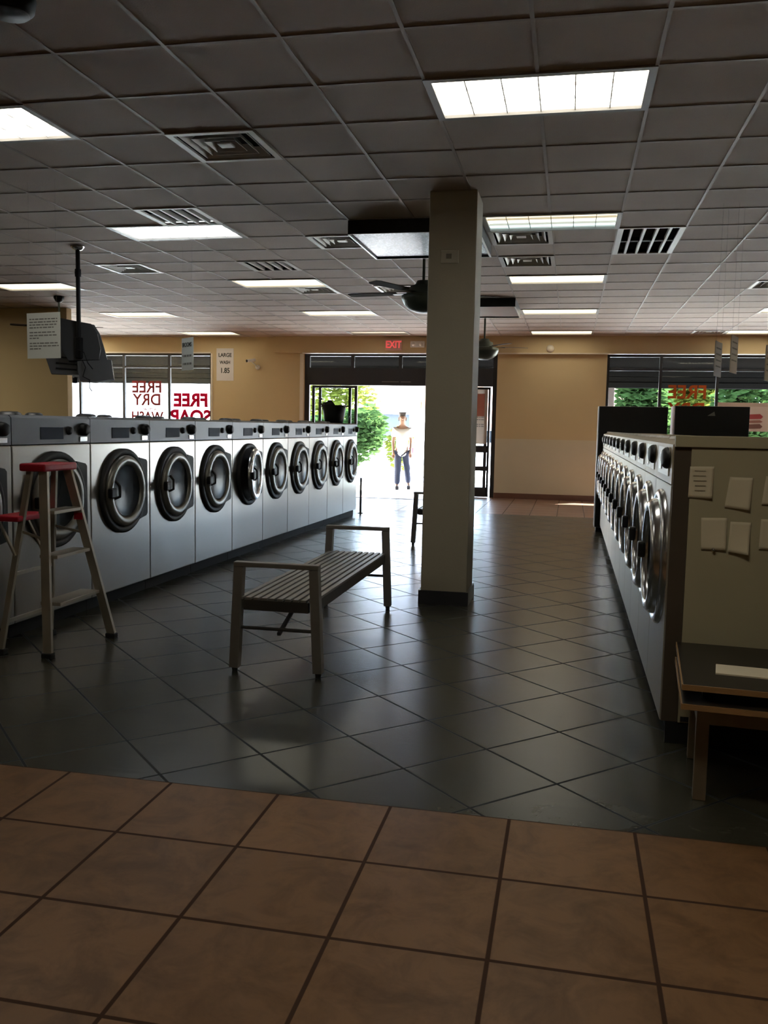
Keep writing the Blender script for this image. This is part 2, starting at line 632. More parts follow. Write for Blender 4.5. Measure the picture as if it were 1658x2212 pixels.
m = MB()
i0, i1 = math.floor((XL - CX0) / TX), math.ceil((XR - CX0) / TX)
j0, j1 = math.floor((YB - CY0) / TY), math.ceil((WALL - CY0) / TY)
for j in range(j0, j1):
    i = i0
    while i < i1:
        if (i, j) in holes:
            i += 1
            continue
        k = i
        while k < i1 and (k, j) not in holes:
            k += 1
        xa, ya = cell(i, j)
        xb, yb = cell(k, j + 1)
        xa, xb = max(xa, XL), min(xb, XR)
        ya, yb = max(ya, YB), min(yb, WALL)
        m.add([(xa, ya, H), (xb, ya, H), (xb, yb, H), (xa, yb, H)], [(0, 3, 2, 1)])
        i = k
struct(m.build('ceiling', M_ceil))
skip_x, skip_y = set(), set()
for i, j in LIGHTS:
    skip_x.add((i + 1, j))
for i, j, n in GRILLES:
    for k in range(1, n):
        skip_y.add((i, j + k))
m = MB()
for i in range(i0 + 1, i1):
    x = CX0 + TX * i
    a = j0
    for j in range(j0, j1 + 1):
        if j == j1 or (i, j) in skip_x:
            if j > a:
                m.box(x - 0.010, x + 0.010, max(YB, CY0 + TY * a), min(WALL, CY0 + TY * j), H - 0.006, H + 0.004)
            a = j + 1
for j in range(j0 + 1, j1):
    y = CY0 + TY * j
    a = i0
    for i in range(i0, i1 + 1):
        if i == i1 or (i, j) in skip_y:
            if i > a:
                m.box(max(XL, CX0 + TX * a), min(XR, CX0 + TX * i), y - 0.010, y + 0.010, H - 0.005, H + 0.004)
            a = i + 1
struct(m.build('trim_1', M_tbar))
struct(MB().box(XL - 0.3, XR + 0.3, YB - 0.3, WALL + 0.3, H + 0.32, H + 0.5).build('roof', M_canopy))

m = MB()
m.add([(XL, YB, 0), (XR, YB, 0), (XR, 3.2649, 0), (XL, 3.2649, 0)], [(0, 1, 2, 3)], mi=0)
m.add([(XL, 3.2649, 0), (XR, 3.2649, 0), (XR, 15.2, 0), (XL, 15.2, 0)], [(0, 1, 2, 3)], mi=1)
m.add([(XL, 15.2, 0), (XR, 15.2, 0), (XR, WALL + 0.25, 0), (XL, WALL + 0.25, 0)], [(0, 1, 2, 3)], mi=2)
struct(m.build('floor', [M_tan, M_green, M_brown]))
# dark strip across the floor in front of the entrance
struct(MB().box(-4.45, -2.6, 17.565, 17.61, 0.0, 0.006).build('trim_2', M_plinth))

# street wall: pieces around three openings
WT = 0.22
W1 = (-12.6, -7.88, 0.55, 3.0)          # left window
DR = (-5.72, -1.535, 0.0, 3.0)          # entrance
W2 = (0.68, 6.2, 0.30, 3.0)             # right window
m = MB()
ya, yb = WALL, WALL + WT
zt = H + 0.3
WN = 1.252
for xa, xb in ((XL, W1[0]), (W1[1], DR[0]), (DR[1], W2[0]), (W2[1], XR)):
    m.box(xa, xb, ya, yb, WN, zt, mi=0)
    m.box(xa, xb, ya - 0.004, yb, 0, WN, mi=1)
for w in (W1, DR, W2):
    m.box(w[0], w[1], ya, yb, w[3], zt, mi=0)
    if w[2] > 0:
        m.box(w[0], w[1], ya - 0.004, yb, 0, w[2], mi=1)
struct(m.build('wall_front', [M_wall, M_wall_lo]))
struct(MB().box(-6.37, XR, WALL - 0.14, WALL - 0.001, 3.015, H - 0.002).build('trim_3', M_wall))
m = MB()
m.box(-5.72, XR, WALL - 0.15, WALL - 0.002, 2.995, 3.014)  # pale strip paints in the lit lower corner of the bulkhead
m.box(W1[0], W1[1], WALL - 0.02, WALL - 0.001, 3.0, 3.03)
m.box(-5.80, -5.725, WALL - 0.05, WALL - 0.002, 0, 2.994)
m.box(-7.875, -7.84, WALL - 0.02, WALL - 0.002, 0.55, 3.0)
struct(m.build('trim_4', M_trim))
m = MB()
for xa, xb in ((XL, DR[0] - 0.085), (DR[1] + 0.005, XR)):
    m.box(xa, xb, WALL - 0.018, WALL - 0.005, 0, 0.115)
struct(m.build('baseboard_front', M_base))
struct(MB().box(XL - 0.2, XL, YB - 0.2, WALL + WT, 0, H + 0.3).build('wall_left', M_wall))
struct(MB().box(XR, XR + 0.2, YB - 0.2, WALL + WT, 0, H + 0.3).build('wall_right', M_wall))
struct(MB().box(XL - 0.2, XR + 0.2, YB - 0.2, YB, 0, H + 0.3).build('wall_back', M_wall))
struct(MB().box(XL + 0.001, -8.42, 13.8, 13.95, 0, H - 0.004).build('wall_partition', M_wall))


def window(name, w, mull, bar_z=2.70):
    root = struct(empty(name, (0, 0, 0)))
    x0, x1, z0, z1 = w
    y0, y1 = WALL + 0.06, WALL + 0.13
    m = MB()
    for xa, xb in ((x0, x0 + 0.05), (x1 - 0.05, x1)):
        m.box(xa, xb, y0, y1, z0, z1)
    m.box(x0 + 0.05, x1 - 0.05, y0, y1, z0, z0 + 0.06)
    m.box(x0 + 0.05, x1 - 0.05, y0, y1, z1 - 0.05, z1)
    m.build('window_frame', M_alu_dark, root)
    for x in mull:
        MB().box(x - 0.028, x + 0.028, y0 + 0.004, y1 - 0.004, z0 + 0.06, z1 - 0.05).build('mullion', M_alu_dark, root)
    xs = [x0 + 0.05] + [q for x in mull for q in (x - 0.028, x + 0.028)] + [x1 - 0.05]
    for a in range(0, len(xs), 2):
        MB().box(xs[a], xs[a + 1], y0 + 0.02, y1 - 0.02, bar_z - 0.022, bar_z + 0.022).build('transom_bar', M_alu_dark, root)
        g = MB()
        g.box(xs[a], xs[a + 1], y0 + 0.032, y0 + 0.038, bar_z + 0.022, z1 - 0.05)
        g.box(xs[a], xs[a + 1], y0 + 0.032, y0 + 0.038, z0 + 0.06, bar_z - 0.022)
        g.build('pane', M_glass, root)
    return root


window('window_1', W1, [-11.13, -10.03, -8.915])
window('window_2', W2, [1.738, 2.828, 3.918, 5.008])

# entrance: sliding door, open in the middle
dr = struct(empty('door_1'))
y0, y1 = WALL + 0.05, WALL + 0.13
m = MB()
m.box(DR[0], DR[0] + 0.11, y0, y1, 0, 3.0)
m.box(DR[1] - 0.09, DR[1], y0, y1, 0, 3.0)
m.box(DR[0] + 0.11, DR[1] - 0.09, y0, y1, 2.95, 3.0)
m.build('door_frame', M_alu_dark, dr)
h = MB().box(DR[0] + 0.11, DR[1] - 0.09, y0 - 0.03, y1, 2.33, 2.70).build('header', M_alu_dark, dr)
m = MB()
for a, b in ((-3.99, -3.62), (-3.58, -3.36)):
    m.box(a, b, y0 - 0.033, y0 - 0.0302, 2.405, 2.417)
m.build('header_lettering', M_inkgrey, h)
for x in (-4.65, -3.60, -2.56):
    MB().box(x - 0.035, x + 0.035, y0 + 0.005, y1 - 0.005, 2.70, 2.95).build('mullion', M_alu_dark, dr)
g = MB()
for a, b in ((DR[0] + 0.11, -4.685), (-4.615, -3.635), (-3.565, -2.595), (-2.525, DR[1] - 0.09)):
    g.box(a, b, y0 + 0.037, y0 + 0.043, 2.70, 2.95)
g.build('transom_pane', M_glass, dr)


def leaf(x0, x1, y, root, st=0.05):
    p = empty('door_leaf', (0, 0, 0))
    p.parent = root
    m = MB()
    m.box(x0, x0 + st, y, y + 0.035, 0.01, 2.32)
    m.box(x1 - st, x1, y, y + 0.035, 0.01, 2.32)
    m.box(x0 + st, x1 - st, y, y + 0.035, 0.01, 0.21)
    m.box(x0 + st, x1 - st, y, y + 0.035, 2.27, 2.32)
    m.build('stile', M_alu_dark, p)
    m = MB()
    m.box(x0 + st, x1 - st, y + 0.001, y + 0.034, 0.56, 0.655)
    m.box(x0 + st, x1 - st, y + 0.001, y + 0.034, 0.95, 1.09)
    m.build('push_bar', M_alu_dark, p)
    g = MB()
    for za, zb in ((0.21, 0.56), (0.655, 0.95), (1.09, 2.27)):
        g.box(x0 + st, x1 - st, y + 0.015, y + 0.02, za, zb)
    g.build('pane', M_glass, p)


leaf(-5.56, -4.68, y0 + 0.042, dr, 0.06)
leaf(-5.40, -4.535, y0 + 0.002, dr, 0.06)
leaf(-3.03, -1.72, y0 + 0.002, dr, 0.06)
leaf(-2.95, -1.665, y0 + 0.042, dr, 0.045)

# pillar
pl = struct(MB().box(-1.175, -0.790, 7.22, 7.66, 0, H - 0.001, bev=0.012).build('pillar', M_pillar))
b = MB()
b.box(-1.192, -0.774, 7.203, 7.219, 0, 0.115)
b.box(-1.192, -0.774, 7.661, 7.677, 0, 0.115)
b.box(-1.192, -1.176, 7.219, 7.661, 0, 0.115)
b.box(-0.789, -0.774, 7.219, 7.661, 0, 0.115)
b.build('baseboard', M_darkbase, pl)

# ------------------------------------------------------------------ outside: ground, canopy, far building
m = MB()
m.box(-70, 70, WALL + 0.25, 110, -0.2, -0.002)
struct(m.build('ground', M_concrete))
cn = struct(empty('canopy'))
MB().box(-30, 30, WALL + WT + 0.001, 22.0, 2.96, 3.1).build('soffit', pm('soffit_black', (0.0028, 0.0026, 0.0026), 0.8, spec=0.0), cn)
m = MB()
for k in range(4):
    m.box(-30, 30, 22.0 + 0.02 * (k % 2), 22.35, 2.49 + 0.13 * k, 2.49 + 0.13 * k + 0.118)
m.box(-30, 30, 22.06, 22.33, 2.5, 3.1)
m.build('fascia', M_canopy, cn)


# ------------------------------------------------------------------ ceiling lights
def ceiling_light(i, j, mat, label, cells=True, group='fluorescent ceiling panels'):
    x, y = cell(i, j)
    w, d = 2 * TX, TY
    root = empty('ceiling_light', (x + w / 2, y + d / 2, H))
    tag(root, label, 'ceiling light', group)
    a, b = w / 2 - 0.013, d / 2 - 0.013
    m = MB()
    z0, z1 = 0.0, 0.11
    v = [(-a, -b, z0), (a, -b, z0), (a, b, z0), (-a, b, z0), (-a * 0.97, -b * 0.92, z1), (a * 0.97, -b * 0.92, z1), (a * 0.97, b * 0.92, z1), (-a * 0.97, b * 0.92, z1)]
    m.add(v, [(0, 1, 5, 4), (1, 2, 6, 5), (2, 3, 7, 6), (3, 0, 4, 7), (4, 5, 6, 7)])
    m.build('housing', M_white, root)
    m = MB()
    m.box(-a + 0.005, a - 0.005, -b + 0.005, b - 0.005, 0.022, 0.028)
    m.build('diffuser', mat, root)
    m = MB()
    f = 0.022
    m.box(-a - 0.02, a + 0.02, -b - 0.02, -b + f, -0.012, 0.006)
    m.box(-a - 0.02, a + 0.02, b - f, b + 0.02, -0.012, 0.006)
    m.box(-a - 0.02, -a + f, -b + f, b - f, -0.012, 0.006)
    m.box(a - f, a + 0.02, -b + f, b - f, -0.012, 0.006)
    m.build('frame', M_frame, root)
    if cells:
        m = MB()
        for k in range(1, 6):
            xx = -a + 2 * a * k / 6
            m.box(xx - 0.003, xx + 0.003, -b + f, b - f, 0.0, 0.021)
        for k in range(1, 3):
            yy = -b + 2 * b * k / 3
            m.box(-a + f, a - f, yy - 0.002, yy + 0.002, 0.001, 0.020)
        m.build('louver', M_white, root)
    return root


WARM = (1.0, 0.93, 0.70)
NEUT = (1.0, 0.97, 0.86)
COOL = (0.90, 0.97, 1.0)
names_i = {-12: 'farthest left', -6: 'left', 0: 'middle', 6: 'right'}
LL = {
    (0, 0): ('big bright ceiling light above the front of the room, nearest to the camera', emit('lens_bright', NEUT, LAMP * 1.25)),
    (-6, 0): ('bright ceiling light cut by the left edge of the photo, near the diffuser vent', emit('lens_bright', NEUT, 1)),
    (-6, 5): ('cool white ceiling light directly beside the slotted grille above the hanging television', emit('lens_cool', COOL, LAMP * 1.05)),
    (0, 5): ('dim ceiling light with yellow and blue tubes just right of the pillar top', tube_lens('lens_two_tubes', (1.0, 0.86, 0.58), (0.62, 0.80, 0.80), 2.0)),
    (-6, 10): ('yellowish ceiling light between slotted grille and small vent, left of the near fan', emit('lens_warm', WARM, LAMP * 0.85)),
    (0, 10): ('second ceiling light behind the pillar in the right row, below two vents', emit('lens_warm', WARM, 1)),
    (-12, 10): ('ceiling light at the left edge above the hanging notice', emit('lens_soft', WARM, LAMP * 0.75)),
    (-12, 15): ('ceiling light right of the television pole near the left partition', emit('lens_soft', WARM, 1)),
    (-6, 15): ('ceiling light left of the near fan, in front of the unlit fixture', emit('lens_warm', WARM, 1)),
    (0, 15): ('third ceiling light behind the pillar, right beside the far black ceiling box', emit('lens_warm', WARM, 1)),
    (-12, 20): ('ceiling light behind the hanging broom sign by the street wall', emit('lens_soft', WARM, 1)),
    (-6, 20): ('unlit ceiling fixture above the exit sign', emit('lens_off_glow', (1.0, 0.90, 0.72), 0.30)),  # switched off; its pale lens is a faint added glow
    (0, 20): ('ceiling light of the right row closest to the street wall', emit('lens_soft', WARM, 1)),
    (6, 20): ('ceiling light at the right edge above the right window', emit('lens_warm', WARM, 1)),
}
for i, j in LIGHTS:
    if (i, j) in LL:
        lab, mt = LL[(i, j)]
        ceiling_light(i, j, mt, lab, cells=(j <= 5))
    else:
        ceiling_light(i, j, emit('lens_fill_side', WARM, LAMP * 4.5) if i == -18 and j > 0 else emit('lens_soft', WARM, LAMP * 0.75) if j > 0 or (i == 6 and j == 0) else emit('lens_fill_back', WARM, LAMP * 2.2) if (i, j) == (0, -5) else emit('lens_far', WARM, LAMP * 0.05), 'assumed unseen ceiling light outside the picture', cells=False, group='ceiling lights beyond the frame')  # side column and rear lamp: unseen fill added for partition and end panel


# ------------------------------------------------------------------ vents
def diffuser(i, j, label):
    x, y = cell(i, j)
    root = empty('ceiling_vent', (x + TX / 2, y + TY / 2, H))
    tag(root, label, 'air vent', 'square ceiling diffusers')
    a, b = TX / 2 - 0.013, TY / 2 - 0.013
    m = MB()
    m.box(-a, a, -b, b, 0.075, 0.085)
    m.build('duct', M_ventd, root)
    m = MB()
    f = 0.03
    m.box(-a - 0.012, a + 0.012, -b - 0.012, -b + f, -0.012, 0.004)
    m.box(-a - 0.012, a + 0.012, b - f, b + 0.012, -0.012, 0.004)
    m.box(-a - 0.012, -a + f, -b + f, b - f, -0.012, 0.004)
    m.box(a - f, a + 0.012, -b + f, b - f, -0.012, 0.004)
    m.build('frame', M_ventw, root)
    for s in (0.82, 0.60, 0.38):
        m = MB()
        p, q = a * s, b * s
        t = 0.040
        lo = [(-p, -q, -0.004), (p, -q, -0.004), (p, q, -0.004), (-p, q, -0.004)]
        hi = [(-p + t, -q + t, 0.05), (p - t, -q + t, 0.05), (p - t, q - t, 0.05), (-p + t, q - t, 0.05)]
        lo2 = [(u * 0.985, v * 0.985, z) for u, v, z in lo]
        hi2 = [(u * 0.975, v * 0.975, z + 0.001) for u, v, z in hi]
        vs = lo + hi + lo2 + hi2
        fs = []
        for k in range(4):
            n = (k + 1) % 4
            fs += [(k, n, 4 + n, 4 + k), (8 + k, 12 + k, 12 + n, 8 + n), (k, 8 + k, 8 + n, n), (4 + k, 4 + n, 12 + n, 12 + k)]
        m.add(vs, fs)
        m.build('louver_ring', M_ventw, root)
    MB().box(-a * 0.16, a * 0.16, -b * 0.16, b * 0.16, 0.0, 0.012).build('center_plate', M_ventw, root)
    return root


DL = {
    (-3, 1): 'large square diffuser vent nearest the camera, left of the big bright light',
    (-8, 8): 'square diffuser vent to the right of the television pole',
    (-5, 11): 'square diffuser vent touching the yellowish ceiling light',
    (-3, 6): 'square diffuser vent half hidden behind the near black ceiling box',
    (-3, 11): 'square diffuser vent behind the blades of the near ceiling fan',
    (0, 6): 'square diffuser vent under the dim two-tube light right of the pillar',
    (0, 8): 'square diffuser vent between the dim light and the next lit panel right of the pillar',
    (5, 11): 'square diffuser vent at the right edge of the photo',
    (5, 20): 'square diffuser vent above the right window by the street wall',
}
for ij in DIFFUSERS:
    diffuser(*ij, DL[ij])


def grille(i, j, n, label):
    x, y = cell(i, j)
    d = TY * n
    root = empty('ceiling_grille', (x + TX / 2, y + d / 2, H))
    tag(root, label, 'air vent', 'slotted return air grilles')
    a, b = TX / 2 - 0.013, d / 2 - 0.013
    MB().box(-a, a, -b, b, 0.07, 0.08).build('duct', M_ventd, root)
    m = MB()
    f = 0.028
    m.box(-a - 0.012, a + 0.012, -b - 0.012, -b + f * 0.6, -0.010, 0.004)
    m.box(-a - 0.012, a + 0.012, b - f * 0.6, b + 0.012, -0.010, 0.004)
    m.box(-a - 0.012, -a + f * 1.4, -b + f * 0.6, b - f * 0.6, -0.010, 0.004)
    m.box(a - f * 1.4, a + 0.012, -b + f * 0.6, b - f * 0.6, -0.010, 0.004)
    m.build('frame', M_ventw, root)
    for k in range(1, 5):
        xx = -a + 2 * a * k / 5
        MB().box(xx - 0.012, xx + 0.012, -b + f * 0.6, b - f * 0.6, -0.008, 0.03).build('bar', M_ventw, root)
    if n == 2:
        MB().box(-a + f, a - f, -0.03, 0.03, -0.002, 0.034).build('cross_bar', M_ventd, root)
    m = MB()
    ny = 22 * n
    for k in range(ny):
        yy = -b + 0.03 + (2 * b - 0.06) * k / (ny - 1)
        m.add([(-a + f, yy, 0.035), (a - f, yy, 0.035), (a - f, yy + 0.012, 0.055), (-a + f, yy + 0.012, 0.055)], [(0, 1, 2, 3)])
    m.build('fins', pm('grille_fin', (0.12, 0.10, 0.09), 0.7), root)
    return root


grille(-5, 4, 1, 'slotted ceiling grille touching the cool white light')
grille(-5, 8, 1, 'slotted ceiling grille touching the yellowish light')
grille(2, 6, 2, 'long slotted grille of two rows right of the dim two-tube light')


# ------------------------------------------------------------------ black ceiling boxes
def ceiling_box(x0, x1, y0, y1, label, under):
    root = empty('ceiling_box', ((x0 + x1) / 2, (y0 + y1) / 2, H))
    tag(root, label, 'ventilation box', 'black ceiling boxes')
    a, b, t = (x1 - x0) / 2, (y1 - y0) / 2, 0.129
    m = MB()
    m.box(-a, a, -b, -b + 0.02, -t, -0.006)
    m.box(-a, a, b - 0.02, b, -t, -0.006)
    m.box(-a, -a + 0.02, -b + 0.02, b - 0.02, -t, -0.006)
    m.box(a - 0.02, a, -b + 0.02, b - 0.02, -t, -0.006)
    m.box(-a + 0.02, a - 0.02, -b + 0.02, b - 0.02, -0.03, -0.006)
    m.build('casing', M_black, root)
    MB().box(-a + 0.021, a - 0.021, -b + 0.021, b - 0.021, -t + 0.012, -t + 0.02).build('filter_panel', under, root)
    m = MB()
    f = 0.014
    z0, z1 = -t - 0.006, -t - 0.0005
    m.box(-a - 0.004, -a + f, -b, b, z0, z1)
    m.box(a - f, a + 0.004, -b, b, z0, z1)
    m.box(-a + f, a - f, b - f, b + 0.004, z0, z1)
    m.build('white_edging', M_white, root)
    return root


ceiling_box(-2.08, -0.87, 8.13, 9.36, 'near black ceiling box with a silvery mesh underside behind the pillar', M_filter)
ceiling_box(-2.07, -0.85, 13.15, 14.45, 'far black ceiling box with a plain brown underside right of the pillar', pm('brown_panel', (0.26, 0.15, 0.11), 0.6))


# ------------------------------------------------------------------ ceiling fans
def fan(x, y, rod, rad, a0, label, bm_, R_m=0.235):
    root = empty('ceiling_fan', (x, y, H))
    tag(root, label, 'ceiling fan', 'ceiling fans')
    MB().lathe([(0.0, -0.008), (0.075, -0.008), (0.08, -0.03), (0.05, -0.085), (0.02, -0.10), (0, -0.10)], n=24).build('canopy', M_black, root)
    MB().cyl((0, 0, -0.095), (0, 0, -rod), 0.016).build('downrod', M_fan, root)
    z = -rod
    k = R_m
    MB().lathe([(0.0, z + 0.02), (0.07, z + 0.01), (0.09, z - 0.03), (k * 0.6, z - 0.05), (k * 0.62, z - 0.12), (k * 0.8, z - 0.125), (k, z - 0.15), (k * 0.99, z - 0.19), (k * 0.86, z - 0.25), (k * 0.6, z - 0.30), (k * 0.3, z - 0.325), (0, z - 0.33)], n=36).build('motor_housing', M_fan, root)
    for q in range(5):
        t = R(a0 + 72 * q)
        Mx = Matrix.Rotation(t, 4, 'Z')
        tilt = Matrix.Rotation(R(5), 4, 'X')
        zz = z - 0.115
        poly = [(0.30, -0.05), (0.36, -0.062), (rad - 0.05, -0.072), (rad, -0.05), (rad, 0.05), (rad - 0.05, 0.072), (0.36, 0.062), (0.30, 0.05)]
        bl = MB().prism(poly, -0.004, 0.004, 'z', Mx @ Matrix.Translation((0, 0, zz)) @ tilt).build('blade', bm_, root)
        MB().prism([(0.13, -0.018), (0.34, -0.03), (0.34, 0.03), (0.13, 0.018)], -0.012, -0.0045, 'z', Mx @ Matrix.Translation((0, 0, zz)) @ tilt).build('blade_arm', M_fan, bl)
    return root


fan(-1.60, 9.56, 0.34, 0.86, 171, 'near ceiling fan with brown blades left of the pillar below the black box', M_blade)
fan(-1.42, 13.6 + 1.0, 0.46, 0.72, 20, 'far ceiling fan with pale grey blades just right of the pillar', M_blade_g)
fan(-7.75, 12.5, 0.36, 0.70, 2, 'ceiling fan mostly hidden behind the hanging notice and television', M_blade)

# ------------------------------------------------------------------ dark disc standing in for an unidentified shape, top left corner
sp = empty('corner_disc', (-2.525, 3.71, H - 0.006))
tag(sp, 'dark round stand-in for an unidentified shape at the top left corner of the photo', 'dark disc')
MB().lathe([(0, 0), (0.11, 0), (0.118, -0.012), (0.11, -0.06), (0.095, -0.075), (0, -0.078)], n=32).build('disc_body', M_black, sp)
MB().lathe([(0.088, -0.079), (0.085, -0.083), (0, -0.086)], n=32).build('disc_face', M_rubber, sp)

# ------------------------------------------------------------------ left row of washers
XA, XB = -3.58, 0.0235
SEAMS = [4.30, 5.231, 6.178, 7.112, 8.020, 8.933, 9.844, 10.719, 11.587, 12.455, 13.295, 14.100]
PW, WH = 0.90, 1.505


def left_x(y):
    return XA + (y - 6.45) * XB


def make_left_washer(opened=False):
    root = empty('front_load_washer')
    g = 0.004
    MB().box(-0.85, 0.0, g, PW - g, 0.10, 1.297, bev=0.008).build('cabinet', M_steel, root)
    MB().box(-0.85, -0.05, g, PW - g, 0.0, 0.099).build('plinth', M_plinth, root)
    cp = MB()
    cp.prism([(-0.85, 1.303), (0.002, 1.303), (0.002, 1.482), (-0.02, WH - 0.004), (-0.85, WH - 0.004)], g, PW - g, 'y')
    c = cp.build('control_panel', M_steel_d, root)
    MB().box(0.0025, 0.006, 0.30, 0.56, 1.335, 1.42, bev=0.001).build('label_plate', M_blue, c)
    MB().lathe([(0, 0.02), (0.026, 0.02), (0.03, 0.0025)], (0, 0.625, 1.395), 'x', 20).build('start_button', M_black, c)
    MB().lathe([(0, 0.045), (0.034, 0.045), (0.045, 0.03), (0.048, 0.0025)], (0, 0.805, 1.405), 'x', 24).build('coin_dial', M_black, c)
    MB().box(0.0025, 0.010, 0.76, 0.85, 1.315, 1.35, bev=0.002).build('coin_slot', M_chrome, c)
    t = MB()
    t.lathe([(0, 0.024), (0.05, 0.023), (0.07, 0.014), (0.08, 0.0)], (-0.16, 0.20, WH - 0.003), 'z', 24)
    t.build('soap_lid', M_steel_d, root)
    t = MB()
    t.lathe([(0, 0.020), (0.04, 0.019), (0.055, 0.012), (0.062, 0.0)], (-0.16, 0.46, WH - 0.003), 'z', 24)
    t.build('soap_lid', M_steel_d, root)
    yc, zc = 0.455, 0.905
    # dark gasket ring with the squared hinge plate on the far side
    s = MB()
    s.lathe([(0.345, 0.001), (0.345, 0.022), (0.33, 0.03), (0.30, 0.03), (0.29, 0.001)], (0, yc, zc), 'x', 44)
    s.prism([(yc + 0.235, zc - 0.255), (yc + 0.345, zc - 0.235), (yc + 0.365, zc - 0.215), (yc + 0.365, zc + 0.225), (yc + 0.345, zc + 0.245), (yc + 0.235, zc + 0.265), (yc + 0.275, zc + 0.16), (yc + 0.30, zc), (yc + 0.275, zc - 0.15)], 0.001, 0.024, 'x')
    s.build('door_gasket', M_rubber, root)
    if opened:
        MB().lathe([(0.292, 0.002), (0.25, 0.012), (0.20, 0.004), (0, 0.003)], (0, yc, zc), 'x', 40).build('drum_opening', M_black, root)
    hinge = (0.012, yc + 0.30, zc)
    d = MB()
    d.lathe([(0.292, 0.018), (0.292, 0.036), (0.280, 0.052), (0.258, 0.062), (0.232, 0.058), (0.212, 0.046), (0.206, 0.022)], (-hinge[0], -0.30, 0), 'x', 44)
    door = d.build('door', M_chrome if opened else M_ringgrey, root, hinge)
    MB().lathe([(0.2055, 0.040), (0.18, 0.034), (0.12, 0.026), (0, 0.022)], (-hinge[0], -0.30, 0), 'x', 36).build('door_glass', M_drumglass, door)
    h = MB()
    h.box(0.040, 0.078, -0.605, -0.530, -0.040, 0.040, bev=0.012)
    h.sweep([(0.055, -0.53, -0.05), (0.085, -0.50, -0.03), (0.085, -0.50, 0.05), (0.055, -0.51, 0.09)], 0.011, 8)
    h.build('handle', M_black, door)
    if opened:
        door.rotation_euler = (0, 0, R(9.0))
    return root


LW = ['stainless washer cut off by the left edge of the photo',
      'stainless washer behind the red topped stepladder',
      'stainless washer with its whole door visible just right of the stepladder',
      'stainless washer second to the right of the stepladder',
      'stainless washer just nearer than the one with its door ajar',
      'stainless washer with its round door ajar, chrome rim catching light',
      'stainless washer just beyond the one with its door ajar',
      'stainless washer fourth from the street end of the left row',
      'stainless washer third from the street end of the left row',
      'stainless washer next to last of the left row',
      'last stainless washer of the left row, black tub on top, beside the bright entrance']
GL = 'stainless washers of the left row'
protoL = make_left_washer(False)
protoO = make_left_washer(True)
for k in range(len(SEAMS) - 1):
    ya, yb = SEAMS[k], SEAMS[k + 1]
    if k == 5:
        o = protoO
    elif k == 0:
        o = protoL
    else:
        o = copy_tree(protoL)
    o.location = (left_x(ya), ya, 0)
    o.rotation_euler = (0, 0, -XB)
    o.scale = (1, (yb - ya) / PW, 1)
    if k == 10:
        for c in kids(o):
            if c.name.startswith('soap_lid'):
                bpy.data.objects.remove(c)
    lab = LW[k]
    tag(o, lab, 'washing machine', GL)

# guard post at the street end of the left row
gp = empty('guard_post', (-3.40, 14.42, 0))
tag(gp, 'slim dark post standing at the street end of the left washers', 'post')
MB().cyl((0, 0, 0.012), (0, 0, 0.60), 0.018, n=14).build('post', M_alu_dark, gp)
MB().lathe([(0, 0.0), (0.045, 0.0), (0.045, 0.008), (0.02, 0.0125), (0, 0.0125)], n=20).build('foot', M_alu_dark, gp)

# black tub on the last machines
tb = empty('laundry_tub', (-3.665, 13.62, WH - 0.0035))
tag(tb, 'black tub with a torn uneven rim standing on the far left washers', 'tub')
n = 36
vs = []
for r0, z in ((0.150, 0.0), (0.175, 0.13), (0.205, 0.28), (0.215, 0.33)):
    for k in range(n):
        t = k * math.tau / n
        zz = z
        if z > 0.3:
            zz = 0.30 + 0.045 * math.sin(3 * t + 0.6) + 0.02 * math.sin(7 * t)
        vs.append((r0 * math.cos(t) * 0.95, r0 * math.sin(t), zz))
for r0, z in ((0.195, 0.26), (0.14, 0.02)):
    for k in range(n):
        t = k * math.tau / n
        vs.append((r0 * math.cos(t) * 0.95, r0 * math.sin(t), z))
fs = [(i * n + k, i * n + (k + 1) % n, (i + 1) * n + (k + 1) % n, (i + 1) * n + k) for i in range(5) for k in range(n)]
fs += [tuple(range(n))[::-1], tuple(range(5 * n, 6 * n))]
MB().add(vs, fs, True).build('tub_body', M_black, tb)
h = MB()
h.sweep([(0.19, -0.02, 0.26), (0.235, 0.0, 0.27), (0.25, 0.03, 0.22), (0.245, 0.05, 0.14), (0.215, 0.055, 0.08)], 0.010, 8)
h.build('handle', M_black, tb)
h = MB()
h.sweep([(-0.2, -0.05, 0.28), (-0.225, -0.03, 0.36), (-0.2, 0.0, 0.38)], 0.014, 8)
h.build('rim_flap', M_black, tb)

# ------------------------------------------------------------------ right row of washers (fronts face left)
XRW = 0.47
PR = 0.735


